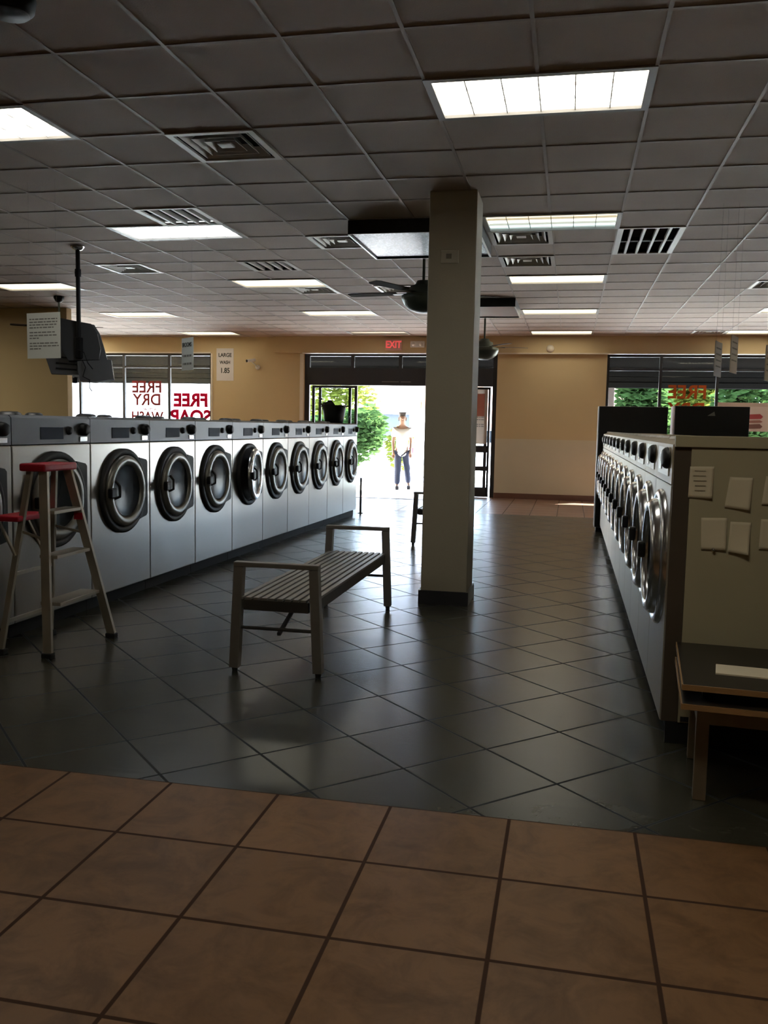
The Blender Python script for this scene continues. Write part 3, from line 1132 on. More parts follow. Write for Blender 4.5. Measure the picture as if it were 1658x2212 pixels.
def make_right_washer():
    root = empty('chrome_door_washer')
    g = 0.003
    MB().box(0.0, 0.72, g, PR - g, 0.10, 1.225, bev=0.006).build('cabinet', pm('beige_grey_front', (0.30, 0.265, 0.215), 0.45, 0.25, 0.05, 2), root)
    MB().box(0.05, 0.70, g, PR - g, 0.0, 0.099).build('plinth', M_plinth, root)
    MB().prism([(0.0, 1.229), (0.72, 1.229), (0.72, 1.437), (0.06, 1.437), (0.0, 1.415)], g, PR - g, 'y').build('control_panel', M_almond, root)
    MB().box(-0.006, -0.0005, 0.11, 0.60, 1.262, 1.40, bev=0.001).build('label_panel', M_panelwhite, root)
    d = MB()
    d.lathe([(0.052, 0.0065), (0.050, 0.018), (0.040, 0.030), (0.02, 0.036), (0, 0.037)], (0.0, 0.155, 1.348), '-x', 28, 1.9)
    d.build('coin_dial', M_black, root)
    MB().box(-0.012, -0.0065, 0.40, 0.47, 1.285, 1.375, bev=0.002).build('coin_slot', M_chrome, root)
    t = MB()
    for yy in (0.2, 0.5):
        t = MB()
        t.lathe([(0, 0.014), (0.02, 0.013), (0.028, 0.0)], (0.06, yy, 1.4375), 'z', 16)
        t.build('soap_lid', M_panelwhite, root)
    yc, zc = 0.3675, 0.842
    MB().lathe([(0.345, 0.0005), (0.34, 0.018), (0.318, 0.03), (0.300, 0.02), (0.298, 0.0005)], (0, yc, zc), '-x', 48).build('door_rim', M_chrome, root)
    door = MB()
    door.lathe([(0.297, 0.010), (0.292, 0.045), (0.268, 0.070), (0.242, 0.068), (0.226, 0.045), (0.222, 0.012)], (0, yc, zc), '-x', 48)
    dd = door.build('door', M_chrome, root)
    MB().lathe([(0.2215, 0.040), (0.18, 0.030), (0.1, 0.018), (0, 0.014)], (0, yc, zc), '-x', 36).build('door_glass', M_drumglass, dd)
    h = MB()
    h.box(-0.090, -0.050, yc + 0.225, yc + 0.295, zc - 0.045, zc + 0.04, bev=0.012)
    h.build('handle', M_black, dd)
    return root


NR = 12
ordw = ['', 'second', 'third', 'fourth', 'fifth', 'sixth', 'seventh', 'eighth', 'ninth', 'tenth', 'eleventh']
protoR = make_right_washer()
for k in range(NR):
    o = protoR if k == 0 else copy_tree(protoR)
    o.location = (XRW, 4.305 + PR * k, 0)
    if k == 0:
        lab = 'nearest chrome door washer of the right row, against the end panel with papers'
    elif k == NR - 1:
        lab = 'chrome door washer at the far end of the right row, against the black cabinet'
    else:
        lab = ordw[k] + ' chrome door washer of the right row counted from the papered end panel'
    tag(o, lab, 'washing machine', 'chrome door washers of the right row')

# end panel with papers
ep = empty('end_panel', (XRW + 0.005, 4.29, 0))
tag(ep, 'drab green end panel closing the right washer row, papers taped on it', 'panel')
MB().box(0.075, 0.92, -0.012, 0.010, 0.105, 1.40).build('sheet', M_cream, ep)
MB().box(0.0, 0.074, -0.004, 0.012, 0.105, 1.41).build('corner_post', pm('dark_corner_post', (0.085, 0.065, 0.05), 0.5), ep)
MB().box(0.0, 0.94, -0.025, 0.012, 1.405, 1.458, bev=0.004).build('cap_rail', M_cream, ep)
MB().box(0.02, 0.92, -0.006, 0.010, 0.0, 0.104).build('kick_plate', M_plinth, ep)
MB().box(0.085, 0.125, -0.018, -0.0125, 0.112, 0.135).build('bracket', M_alu_dark, ep)


def sheet(pts, label, cat='paper', name='paper_sheet', y=4.2775, curl=0.0, group='papers taped to the end panel', mat=None, lines=0, stud=None):
    """pts: four corners (x,z), clockwise from top left; a thin curled sheet taped by its top edge"""
    cx = sum(p[0] for p in pts) / 4
    zb = min(p[1] for p in pts)
    root = empty(name, (cx, y, zb))
    nx, nz = 8, 10
    vs, fs = [], []
    for b_ in (0, 1):
        for j in range(nz + 1):
            for i in range(nx + 1):
                s, t = i / nx, j / nz
                xx = (1 - t) * ((1 - s) * pts[0][0] + s * pts[1][0]) + t * ((1 - s) * pts[3][0] + s * pts[2][0])
                zz = (1 - t) * ((1 - s) * pts[0][1] + s * pts[1][1]) + t * ((1 - s) * pts[3][1] + s * pts[2][1])
                c = curl * (t ** 2) * (0.35 + 0.65 * s ** 2)
                vs.append((xx - cx, -c - 0.001 * b_ - 0.0005, zz - zb))
    st = (nx + 1) * (nz + 1)
    for b_ in (0, 1):
        for j in range(nz):
            for i in range(nx):
                q = b_ * st + j * (nx + 1) + i
                fs.append((q, q + 1, q + nx + 2, q + nx + 1))
    rim = [i for i in range(nx + 1)] + [j * (nx + 1) + nx for j in range(1, nz + 1)] + [nz * (nx + 1) + i for i in range(nx - 1, -1, -1)] + [j * (nx + 1) for j in range(nz - 1, 0, -1)]
    for a, b2 in zip(rim, rim[1:] + rim[:1]):
        fs.append((a, b2, b2 + st, a + st))
    MB().add(vs, fs, True).build('sheet', mat or M_paper, root)
    if stud:
        MB().lathe([(0, 0.016), (0.007, 0.013), (0.008, 0.003), (0.004, 0.0)], (stud[0] - cx, -0.002 - curl * 0.4, stud[1] - zb), '-y', 14).build('push_pin', M_chrome, root)
    if lines:
        m = MB()
        for k in range(lines):
            zz = (pts[0][1] - zb) * (0.86 - 0.62 * k / max(1, lines - 1))
            w = random.uniform(0.25, 0.38) * (pts[1][0] - pts[0][0])
            m.box(-w, w * random.uniform(0.5, 1), -0.0026 - curl * (0.1 + 0.5 * k / lines), -0.0021 - curl * (0.1 + 0.5 * k / lines), zz, zz + 0.003)
        m.build('printed_lines', pm('faint_print', (0.42, 0.37, 0.29), 0.9), root)
    tag(root, label, cat, group)
    return root


sheet([(0.546, 1.317), (0.652, 1.319), (0.647, 1.172), (0.543, 1.174)], 'upper left paper on the end panel, taped straight with faint lines', curl=0.012, lines=5)
sheet([(0.722, 1.274), (0.824, 1.272), (0.812, 1.124), (0.704, 1.135)], 'tilted blank paper on the end panel, second of the upper row', curl=0.014)
sheet([(0.876, 1.282), (0.975, 1.284), (0.968, 1.152), (0.862, 1.152)], 'paper on the end panel cut by the right edge of the photo, upper row', curl=0.012)
sheet([(0.606, 1.082), (0.722, 1.085), (0.720, 0.935), (0.612, 0.934)], 'lower left paper on the end panel with a round push pin at its bottom', curl=0.010, stud=(0.665, 0.938))
sheet([(0.735, 1.069), (0.826, 1.068), (0.815, 0.920), (0.728, 0.930)], 'paper on the end panel overlapping its neighbour, lower right corner curled away', curl=0.030)
sheet([(0.866, 1.086), (0.968, 1.086), (0.968, 0.948), (0.862, 0.948)], 'paper on the end panel cut by the right edge of the photo, lower row', curl=0.012)


# black cabinets beyond the right row
def cabinet(x0, x1, y0, h, d, label):
    root = empty('upright_cabinet', ((x0 + x1) / 2, y0, 0))
    a = (x1 - x0) / 2
    MB().box(-a, a, 0.0, d, 0.06, h, bev=0.006).build('casing', pm('cabinet_grey_side', (0.42, 0.41, 0.44), 0.5), root)
    MB().box(-a + 0.012, a - 0.004, -0.02, -0.0005, 0.07, h - 0.004, bev=0.004).build('black_front', M_black, root)
    MB().box(-a + 0.03, a - 0.03, 0.03, d - 0.03, 0.0, 0.059).build('base', M_black, root)
    tag(root, label, 'cabinet', 'black upright cabinets')
    return root


cabinet(0.385, 1.345, 13.17, 1.815, 0.30, 'left black fronted cabinet beyond the right washers, beside the bare wall')
cb = cabinet(1.430, 2.435, 13.17, 1.835, 0.45, 'right black fronted cabinet beyond the right washers, pale triangular mark on it')
MB().prism([(-0.06, 1.70), (0.03, 1.76), (0.045, 1.70)], -0.0225, -0.0205, 'y').build('triangle_mark', M_inkgrey, cb)


# ------------------------------------------------------------------ benches
def make_bench():
    root = empty('slatted_bench')
    L0, WB, SH, AH = 2.02, 0.495, 0.445, 0.665
    w = 0.055
    for ye, s in ((0.0, 1), (L0, -1)):
        for xe in (0.0, WB):
            m = MB()
            inx = 0.018 if xe == 0 else -0.018
            m.bar((xe - inx * 0.6, ye, 0.028), (xe + inx, ye, AH - 0.03), w, w, (1, 0, 0))
            lg = m.build('leg', M_bench, root)
            MB().cyl((xe - inx * 0.6, ye, 0.0), (xe - inx * 0.6, ye, 0.027), 0.016, 0.019, 12).build('glide', M_rubber, lg)
        MB().box(-0.012, WB + 0.012, ye - w / 2, ye + w / 2, AH - 0.029, AH, bev=0.006).build('armrest', M_bench, root)
        MB().cyl((0.03, ye, 0.27), (WB - 0.03, ye, 0.27), 0.010, n=10).build('stretcher', M_bench_d, root)
        MB().box(0.05, WB - 0.05, ye - 0.02 + s * 0.0, ye + 0.02, SH - 0.065, SH - 0.004).build('end_rail', M_bench_d, root)
    for xe in (0.03, WB - 0.03):
        MB().box(xe - 0.018, xe + 0.018, 0.03, L0 - 0.03, SH - 0.065, SH - 0.004).build('side_rail', M_bench_d, root)
    nsl = 10
    for k in range(nsl):
        x = 0.03 + (WB - 0.06) * k / (nsl - 1)
        MB().box(x - 0.0165, x + 0.0165, -0.02, L0 + 0.02, SH - 0.003, SH + 0.012, bev=0.003).build('slat', M_bench, root)
    return root


bench = make_bench()
bench.location = (-1.895, 4.885, 0)
tag(bench, 'brown metal slatted bench with open armrests in the middle of the slate floor', 'bench', 'slatted benches')
MB().bar((0.265, 0.40, 0.382), (0.255, 0.02, 0.235), 0.022, 0.016).build('loose_brace', M_bench_d, bench)
b2 = copy_tree(bench)
for c in kids(b2):
    if c.name.startswith('loose_brace'):
        bpy.data.objects.remove(c)
b2.location = (-1.86, 10.83, 0)
b2['label'] = 'slatted bench almost hidden behind the pillar, only its left legs showing'

# ------------------------------------------------------------------ stepladder
ld = empty('stepladder', (-3.25, 5.12, 0))
tag(ld, 'aluminium stepladder with a red top cap and red shelf, before the left washers', 'ladder')
o = Vector((-3.25, 5.12, 0))
def P(x, y, z):
    return Vector((x, y, z)) - o
A0, A1 = P(-3.117, 4.845, 0.03), P(-3.215, 4.985, 1.155)
B0, B1 = P(-3.010, 5.430, 0.03), P(-3.215, 5.255, 1.155)
C0, C1 = P(-3.455, 5.400, 0.03), P(-3.310, 5.255, 1.155)
D0, D1 = P(-3.455, 4.860, 0.03), P(-3.310, 4.985, 1.155)
for a, b, wd in ((A0, A1, 0.058), (B0, B1, 0.058), (C0, C1, 0.036), (D0, D1, 0.036)):
    r = MB().bar(a, b, wd, 0.024, (1, 0, 0)).build('rail', M_ladder, ld)
    MB().box(a.x - 0.036, a.x + 0.036, a.y - 0.024, a.y + 0.024, 0.0, 0.032, bev=0.006).build('foot', M_rubber, r)
for z in (0.34, 0.63, 0.905):
    t = (z - 0.03) / 1.125
    a, b = A0.lerp(A1, t), B0.lerp(B1, t)
    MB().box(a.x - 0.055, b.x * 0.5 + a.x * 0.5 + 0.045, a.y + 0.016, b.y - 0.016, z - 0.022, z, bev=0.004).build('tread', M_ladder, ld)
for z in (0.20, 0.50):
    t = (z - 0.03) / 1.125
    MB().bar(C0.lerp(C1, t), D0.lerp(D1, t), 0.018, 0.022, (1, 0, 0)).build('rear_brace', M_ladder, ld)
for (p, q, t) in ((A0, D0, 0.62), (B0, C0, 0.62)):
    p1, q1 = (A1, D1) if p is A0 else (B1, C1)
    MB().bar(p.lerp(p1, t), q.lerp(q1, t + 0.04), 0.016, 0.005, (0, 0, 1)).build('spreader', M_ladder, ld)
m = MB()
m.box(-0.105, 0.075, -0.185, 0.185, 1.150, 1.198, bev=0.012)
m.build('top_cap', M_red, ld)
m = MB()
m.box(-0.262, -0.085, -0.235, 0.105, 0.835, 0.870, bev=0.010)
m.build('pail_shelf', M_red, ld)
for yy in (-0.21, 0.08):
    MB().bar((-0.235, yy, 0.834), (-0.125, yy, 0.62), 0.012, 0.020, (1, 0, 0)).build('shelf_strut', M_ladder, ld)
tgt = B0.lerp(B1, 0.74)
MB().box(tgt.x - 0.03, tgt.x + 0.03, tgt.y - 0.017, tgt.y - 0.0125, 0.82, 0.865).build('warning_sticker', M_red, ld)

# ------------------------------------------------------------------ low table at the right
tbz = 0.50
tl = empty('low_table', (0.468, 3.53, 0), R(-4.6))
tag(tl, 'low dark table with two stacked wood edged boards below the papered end panel', 'table')
def board(z0, z1, y0, name):
    b = MB().box(0.0, 1.25, y0, 0.72, z0, z1, bev=0.003).build(name, M_wood_d, tl)
    m = MB()
    m.box(-0.004, 1.25, y0 - 0.006, y0 - 0.0005, z0 + 0.001, z1 - 0.001)
    m.box(-0.006, -0.0005, y0, 0.72, z0 + 0.001, z1 - 0.001)
    m.build('wood_edging', M_wood_e, b)
board(0.476, 0.50, 0.0, 'top_board')
board(0.405, 0.429, -0.02, 'lower_board')
for x in (0.08, 0.6, 1.15):
    MB().box(x, x + 0.05, 0.1, 0.66, 0.4295, 0.4755).build('spacer', M_wood_d, tl)
m = MB()
m.box(0.06, 1.2, 0.06, 0.085, 0.33, 0.4045)
m.box(0.06, 1.2, 0.62, 0.645, 0.33, 0.4045)
m.box(0.06, 0.085, 0.085, 0.62, 0.33, 0.4045)
m.build('apron', M_leg, tl)
for x, y in ((0.062, 0.1), (1.13, 0.1), (0.062, 0.57), (1.13, 0.57)):
    MB().box(x, x + 0.05, y, y + 0.05, 0.0, 0.404, bev=0.004).build('leg', M_leg, tl)
st = empty('ruler_strip', (0.632, 3.78, 0.5005), R(-7))
tag(st, 'pale flat strip lying on the low table', 'strip')
MB().prism([(-0.01, -0.075), (0.48, -0.075), (0.48, 0.075), (-0.004, 0.075)], 0.0, 0.006, 'z').build('strip', M_paper, st)

# ------------------------------------------------------------------ television on a ceiling pole
tv = empty('television', (-5.32, 9.06, 2.25))
tag(tv, 'grey television hung from the ceiling on a black pole, seen from behind', 'television')
k = 0.00480
def U(px, py):
    return ((px - 178) * k, (776 - py) * k)
Mt = Matrix.Rotation(R(24), 4, 'Z') @ Matrix.Rotation(R(-6), 4, 'X')
kx = 1 / math.cos(R(36))
def poly(pts):
    return [(U(*p)[0] * kx, U(*p)[1]) for p in pts]
MB().prism(poly([(104, 700), (138, 704), (196, 716), (206, 736), (214, 770), (226, 828), (222, 834), (119, 832), (103, 770)]), 0.02, 0.10, 'y', Mt).build('screen_case', M_tv, tv)
MB().prism(poly([(138, 708), (192, 718), (203, 740), (209, 775), (206, 800), (152, 804), (140, 780)]), -0.07, 0.0195, 'y', Mt).build('rear_housing', pm('tv_dark', (0.055, 0.055, 0.058), 0.55), tv)
m = MB()
for yy in (792, 806, 818):
    m.prism(poly([(128, yy), (165, yy + 3), (165, yy + 6), (128, yy + 3)]), 0.008, 0.0195, 'y', Mt)
m.build('vent_slot', M_black, tv)
MB().prism(poly([(168, 806), (228, 800), (233, 844), (200, 852), (172, 850)]), -0.10, 0.0195, 'y', Mt).build('bracket_box', M_tv, tv)
MB().lathe([(0, 0.035), (0.028, 0.03), (0.028, -0.03), (0, -0.035)], Mt @ Vector((U(162, 847)[0] * kx, 0.0, U(162, 847)[1])), 'z', 14).build('knob', M_black, tv)
m = MB()
m.cyl((0.0, -0.10, 0.12), (0.0, -0.10, H - 2.25 - 0.012), 0.024, n=16)
m.lathe([(0.033, -0.04), (0.036, 0.0), (0.033, 0.04)], (0, -0.10, 0.82), 'z', 16)
m.build('ceiling_pole', M_black, tv)
MB().lathe([(0.024, -0.05), (0.05, -0.042), (0.075, -0.012), (0.075, -0.007), (0, -0.007)], (0, -0.10, H - 2.25), 'z', 20).build('ceiling_flange', M_chrome, tv)
MB().box(-0.03, 0.03, -0.13, -0.06, -0.10, 0.13, bev=0.008).build('mount_arm', M_black, tv)
m = MB()
m.sweep([(0.05, -0.12, -0.12), (0.10, -0.14, -0.20), (0.06, -0.13, -0.30), (0.14, -0.12, -0.34)], 0.006, 6)
m.sweep([(0.12, -0.10, -0.34), (0.125, -0.11, -0.42), (0.15, -0.10, -0.46)], 0.006, 6)
m.sweep([(-0.02, -0.12, 0.0), (0.09, -0.15, -0.04), (0.12, -0.13, -0.15), (0.17, -0.11, -0.22)], 0.006, 6)
m.build('cable', M_black, tv)


# ------------------------------------------------------------------ hanging signs
def hung_sign(loc, rz, w, h, label, name='hanging_notice', mat=None, string_top=H - 0.008, hang=True):
    """loc: middle of the sheet's top edge"""
    root = empty(name, loc, rz)
    MB().box(-w / 2, w / 2, -0.003, 0.003, -h, 0.0).build('board', mat or M_paperw, root)
    if hang:
        m = MB()
        for s in (-0.4, 0.4):
            m.cyl((s * w, 0, 0.0), (s * w, 0, string_top - loc[2]), 0.0006, n=5)
        m.build('string', M_inkgrey, root)
    tag(root, label, 'sign')
    return root


hs = hung_sign((-4.17, 6.5, 2.325), R(-13), 0.355, 0.362, 'pale hanging notice full of small print in front of the television')
m = MB()
rows = [0.045, 0.068, 0.090, 0.112, 0.150, 0.174, 0.196, 0.236, 0.258, 0.280]
for q, r in enumerate(rows):
    e = [0.14, 0.14, 0.13, 0.10, 0.13, 0.13, -0.06, 0.14, 0.15, -0.03][q]
    x = -0.15
    while x < e:
        ww = random.uniform(0.02, 0.055)
        m.box(x, min(x + ww, e + 0.01), -0.0042, -0.0031, -r - 0.009, -r)
        x += ww + 0.009
m.build('printed_lines', M_inkgrey, hs)

bs = hung_sign((-4.06, 9.0, 2.375), R(-40), 0.275, 0.345, 'hanging white sign headed BROOMS in front of the left window')
text('printed_heading', 'BROOMS', 0.062, M_ink, bs, (-0.01, -0.0032, -0.075), (R(90), 0, 0), 0.001, 0.002, 0.9)
m = MB()
for r in (0.18, 0.265):
    x = -0.11
    for ww in (0.014, 0.06, 0.045, 0.05):
        m.box(x, x + ww, -0.0042, -0.0031, -r - 0.022, -r)
        x += ww + 0.013
m.build('printed_lines', M_inkgrey, bs)

for (x, y, zt_, w, h, lab) in ((1.20, 8.0, 2.235, 0.28, 0.29, 'left of two hanging notices seen edge-on before the right window'),
                               (1.325, 8.0, 2.285, 0.28, 0.31, 'right of two hanging notices seen edge-on before the right window'),
                               (1.605, 8.0, 2.20, 0.28, 0.29, 'hanging notice at the right edge of the photo before the right window')):
    t = hung_sign((x, y, zt_), R(90) - math.atan2(x, y) + R(11) * -1, w, h, lab, mat=pm('clear_sleeve', (0.42, 0.39, 0.36), 0.35))
    m = MB()
    for r in (0.05, 0.10, 0.15, 0.20):
        m.box(-0.1, 0.1, -0.0042, -0.0031, -r - 0.012, -r)
    m.build('printed_lines', M_inkgrey, t)

# ------------------------------------------------------------------ things on the street wall
po = empty('wall_poster', (-7.545, WALL - 0.001, 2.40))
tag(po, 'white price poster on the tan wall between left window and entrance', 'poster')
MB().box(-0.20, 0.20, -0.008, -0.0005, 0.0, 0.71).build('poster_sheet', pm('lilac_white_paper', (0.66, 0.62, 0.63), 0.8), po)
text('poster_lettering', 'LARGE', 0.115, M_ink, po, (0, -0.0085, 0.56), (R(90), 0, 0), 0.001, 0.003, 0.9)
text('poster_lettering', 'WASH', 0.10, M_ink, po, (0.0, -0.0085, 0.40), (R(90), 0, 0), 0.001, 0.003, 0.85)
text('poster_lettering', '1.85', 0.155, M_ink, po, (0, -0.0085, 0.22), (R(90), 0, 0), 0.001, 0.004, 0.85)

ex = empty('exit_sign', (-3.71, WALL - 0.142, 3.06))
tag(ex, 'red lettered EXIT sign on the bulkhead above the entrance', 'exit sign')
MB().box(-0.175, 0.175, -0.05, 0.0, 0.0, 0.225, bev=0.006).build('sign_case', pm('exit_case', (0.62, 0.36, 0.32), 0.5), ex)
text('exit_lettering', 'EXIT', 0.20, M_exit, ex, (0, -0.051, 0.112), (R(90), 0, 0), 0.001, 0.006, 0.82)
em = empty('emergency_light', (-3.20, WALL - 0.142, 3.12))
tag(em, 'white emergency light box right of the exit sign', 'emergency light')
MB().box(-0.15, 0.15, -0.06, 0.0, 0.0, 0.13, bev=0.015).build('case', M_white, em)
for s in (-0.08, 0.08):
    MB().lathe([(0, 0.03), (0.035, 0.02), (0.04, 0.0)], (s, -0.0605, 0.06), '-y', 16).build('lamp_head', M_white, em)
cmr = empty('security_camera', (-6.87, WALL - 0.001, 2.70))
tag(cmr, 'small white security camera on the tan wall right of the price poster', 'security camera')
MB().lathe([(0, 0.03), (0.05, 0.028), (0.055, 0.0)], (0.09, 0, -0.0), '-y', 18).build('wall_mount', M_white, cmr)
MB().sweep([(0.09, -0.03, 0.0), (0.06, -0.10, 0.05), (0.0, -0.14, 0.11)], 0.012, 8).build('arm', M_white, cmr)
b = MB().cyl((0.06, -0.10, 0.15), (-0.07, -0.24, 0.12), 0.034, n=14).build('camera_body', M_white, cmr)
MB().cyl((-0.0705, -0.2405, 0.12), (-0.082, -0.253, 0.118), 0.030, n=14).build('lens', M_black, cmr)
sn = empty('wall_sensor', (-0.465, WALL - 0.142, 3.10))
tag(sn, 'small round sensor on the bulkhead above the bare wall', 'sensor')
MB().lathe([(0, 0.06), (0.05, 0.055), (0.075, 0.02), (0.08, 0.0)], (0, 0, 0), '-y', 20).build('sensor_body', M_trim, sn)

# card on the pillar
cd = empty('pillar_plate', (-1.0, 7.2195, 2.785))
tag(cd, 'small pale plate fixed high on the pillar', 'plate')
MB().box(-0.072, 0.072, -0.008, 0.0, 0.0, 0.10, bev=0.003).build('plate', pm('plate_grey', (0.46, 0.43, 0.35), 0.5), cd)
MB().box(-0.028, 0.018, -0.016, -0.0085, 0.035, 0.075, bev=0.003).build('switch', pm('plate_dark', (0.20, 0.18, 0.14), 0.5), cd)

# ------------------------------------------------------------------ vinyl lettering and posters on the panes (they read from the street)
GY = WALL + 0.06 + 0.031
RB = (R(90), 0, R(180))


def lettering(loc, rows, mat, label):
    root = empty('window_lettering', loc)
    for body, size, dz, sx, bold in rows:
        text('vinyl_word', body, size, mat, root, (0, 0, dz), RB, 0.0006, bold, sx)
    tag(root, label, 'window lettering', 'vinyl lettering on the windows')
    return root


lettering((-9.47, GY, 2.0), [('FREE', 0.365, 0.235, 0.98, 0.010), ('DRY', 0.36, -0.05, 0.98, 0.010), ('with wash', 0.12, -0.25, 1.0, 0.003), ('WASH', 0.30, -0.43, 0.9, 0.010)], M_vinyl_brown, 'dark red mirrored FREE DRY lettering on the middle pane of the left window')
lettering((-8.40, GY, 1.95), [('FREE', 0.40, 0.0, 1.0, 0.018), ('SOAP', 0.40, -0.37, 0.98, 0.018), ('every day', 0.11, 0.25, 1.3, 0.0)], M_vinyl_red, 'crimson mirrored FREE SOAP lettering on the right pane of the left window')
lettering((2.27, GY, 2.25), [('FREE', 0.37, 0.0, 0.98, 0.010), ('DRY', 0.37, -0.35, 0.98, 0.010)], M_vinyl_or, 'orange mirrored FREE DRY lettering on the right window over the green trees')

tw = empty('towel_poster', (3.42, WALL + 0.055, 1.50))
tag(tw, 'pale poster picturing a folded towel stack in the right window, beside the black cabinet', 'poster')
MB().box(-0.565, 0.60, 0.0, 0.012, 0.0, 0.565).build('poster_sheet', pm('pink_white_poster', (0.62, 0.53, 0.50), 0.7), tw)
MB().box(-0.565, 0.60, -0.004, -0.0005, 0.49, 0.565).build('poster_band', pm('poster_beige', (0.50, 0.40, 0.35), 0.7), tw)
for (za, zb, c, nm) in ((0.24, 0.345, (0.36, 0.06, 0.07), 'towel_red'), (0.165, 0.225, (0.33, 0.16, 0.14), 'towel_brown'), (0.05, 0.15, (0.20, 0.10, 0.09), 'towel_dark')):
    MB().prism([(0.03, za), (0.26, za + 0.01), (0.295, (za + zb) / 2), (0.24, zb), (0.04, zb - 0.01), (0.025, (za + zb) / 2)], -0.005, -0.0005, 'y').build('printed_towel', pm(nm, c, 0.7), tw)
np_ = empty('door_notice', (-1.85, WALL + 0.046, 1.13))
tag(np_, 'tall pale notice with pink heading on the right entrance door', 'notice')
MB().box(-0.125, 0.125, 0.0, 0.004, 0.0, 1.14).build('notice_sheet', translucent('notice_paper', (0.60, 0.52, 0.47), 0.05, 3, 0.5), np_)
MB().box(-0.10, 0.07, -0.0015, -0.0004, 0.58, 1.05).build('pink_block', translucent('notice_pink', (0.62, 0.30, 0.24), 0.15, 5, 0.5), np_)
m = MB()
for z in (0.55, 0.50, 0.40, 0.36):
    x = -0.10
    for ww in (0.05, 0.03, 0.06):
        m.box(x, x + ww, -0.0015, -0.0004, z, z + 0.02)
        x += ww + 0.012
m.build('printed_lines', M_inkgrey, np_)

# ------------------------------------------------------------------ person on the pavement
pe = empty('person', (-3.82, 20.3, 0.0), R(12))
tag(pe, 'person in white shirt and blue jeans walking on the sunny pavement outside', 'person')
body = [((0, 0, 0.95), 0.125), ((0, 0.0, 1.10), 0.12), ((0, 0.0, 1.28), 0.145), ((0, 0.0, 1.40), 0.12), ((0, 0.0, 1.49), 0.055), ((0, -0.015, 1.56), 0.075), ((0, -0.02, 1.65), 0.090), ((0, -0.01, 1.72), 0.06),
        ((-0.17, 0, 1.39), 0.055), ((-0.21, 0.02, 1.12), 0.042), ((-0.20, -0.06, 0.90), 0.030), ((-0.20, -0.09, 0.83), 0.030),
        ((0.17, 0, 1.39), 0.055), ((0.21, 0.03, 1.12), 0.042), ((0.20, -0.08, 0.92), 0.030), ((0.20, -0.12, 0.85), 0.030),
        ((-0.09, 0.0, 0.86), 0.095), ((-0.09, -0.02, 0.50), 0.062), ((-0.10, 0.0, 0.09), 0.042), ((-0.11, -0.14, 0.04), 0.034),
        ((0.09, 0.0, 0.86), 0.095), ((0.13, 0.05, 0.50), 0.062), ((0.17, 0.20, 0.13), 0.042), ((0.19, 0.08, 0.045), 0.034)]
ed = [(0, 1), (1, 2), (2, 3), (3, 4), (4, 5), (5, 6), (6, 7), (3, 8), (8, 9), (9, 10), (10, 11), (3, 12), (12, 13), (13, 14), (14, 15),
      (0, 16), (16, 17), (17, 18), (18, 19), (0, 20), (20, 21), (21, 22), (22, 23)]
for hx, hy, hz, base in ((-0.20, -0.09, 0.83, 11), (0.20, -0.12, 0.85, 15)):
    for q, (dx, dl) in enumerate(((-0.024, 0.070), (-0.008, 0.082), (0.008, 0.078), (0.024, 0.062))):
        nidx = len(body)
        body.append(((hx + dx, hy - 0.012, hz - 0.035), 0.010))
        body.append(((hx + dx, hy - 0.028, hz - 0.035 - dl * 0.55), 0.009))
        body.append(((hx + dx, hy - 0.022, hz - 0.035 - dl), 0.008))
        ed += [(base, nidx), (nidx, nidx + 1), (nidx + 1, nidx + 2)]
    s = 1 if hx < 0 else -1
    nidx = len(body)
    body.append(((hx + s * 0.03, hy - 0.03, hz - 0.01), 0.011))
    body.append(((hx + s * 0.04, hy - 0.045, hz - 0.05), 0.009))
    ed += [(base, nidx), (nidx, nidx + 1)]
pb = skin('body', body, ed, M_skin, pe)
face = MB()
face.lathe([(0, 0.02), (0.012, 0.015), (0.016, 0.0)], (0, -0.108, 1.63), '-y', 10)
face.box(-0.026, 0.026, -0.107, -0.098, 1.583, 1.592, bev=0.003)
for s in (-1, 1):
    face.lathe([(0, 0.006), (0.012, 0.004), (0.014, 0.0)], (s * 0.034, -0.104, 1.655), '-y', 10)
    face.box(s * 0.088 - 0.008, s * 0.088 + 0.008, -0.03, 0.01, 1.615, 1.675, bev=0.006)
face.build('face_features', M_skin, pe)
skin('jeans', [((0, 0, 0.96), 0.14), ((-0.09, 0.0, 0.86), 0.108), ((-0.09, -0.02, 0.50), 0.080), ((-0.10, 0.0, 0.10), 0.072), ((0.09, 0.0, 0.86), 0.108), ((0.13, 0.05, 0.50), 0.080), ((0.17, 0.20, 0.13), 0.070)],
     [(0, 1), (1, 2), (2, 3), (0, 4), (4, 5), (5, 6)], M_jeans, pe)
skin('shirt', [((0, 0, 0.74), 0.165), ((0, 0, 1.10), 0.150), ((0, 0, 1.29), 0.160), ((0, 0, 1.43), 0.125), ((-0.17, 0, 1.40), 0.078), ((-0.205, 0.02, 1.20), 0.066), ((0.17, 0, 1.40), 0.078), ((0.205, 0.02, 1.20), 0.066)],
     [(0, 1), (1, 2), (2, 3), (3, 4), (4, 5), (3, 6), (6, 7)], M_shirt, pe)
skin('hair', [((0, 0.02, 1.70), 0.088), ((0, 0.015, 1.745), 0.06), ((0, 0.045, 1.62), 0.07), ((0, 0.055, 1.55), 0.05)], [(0, 1), (0, 2), (2, 3)], M_hair, pe)
for (x, y, z) in ((-0.10, -0.03, 0.0), (0.175, 0.17, 0.0)):
    MB().box(x - 0.045, x + 0.045, y - 0.16, y + 0.07, z, z + 0.085, bev=0.03).build('shoe', M_shoe, pe)

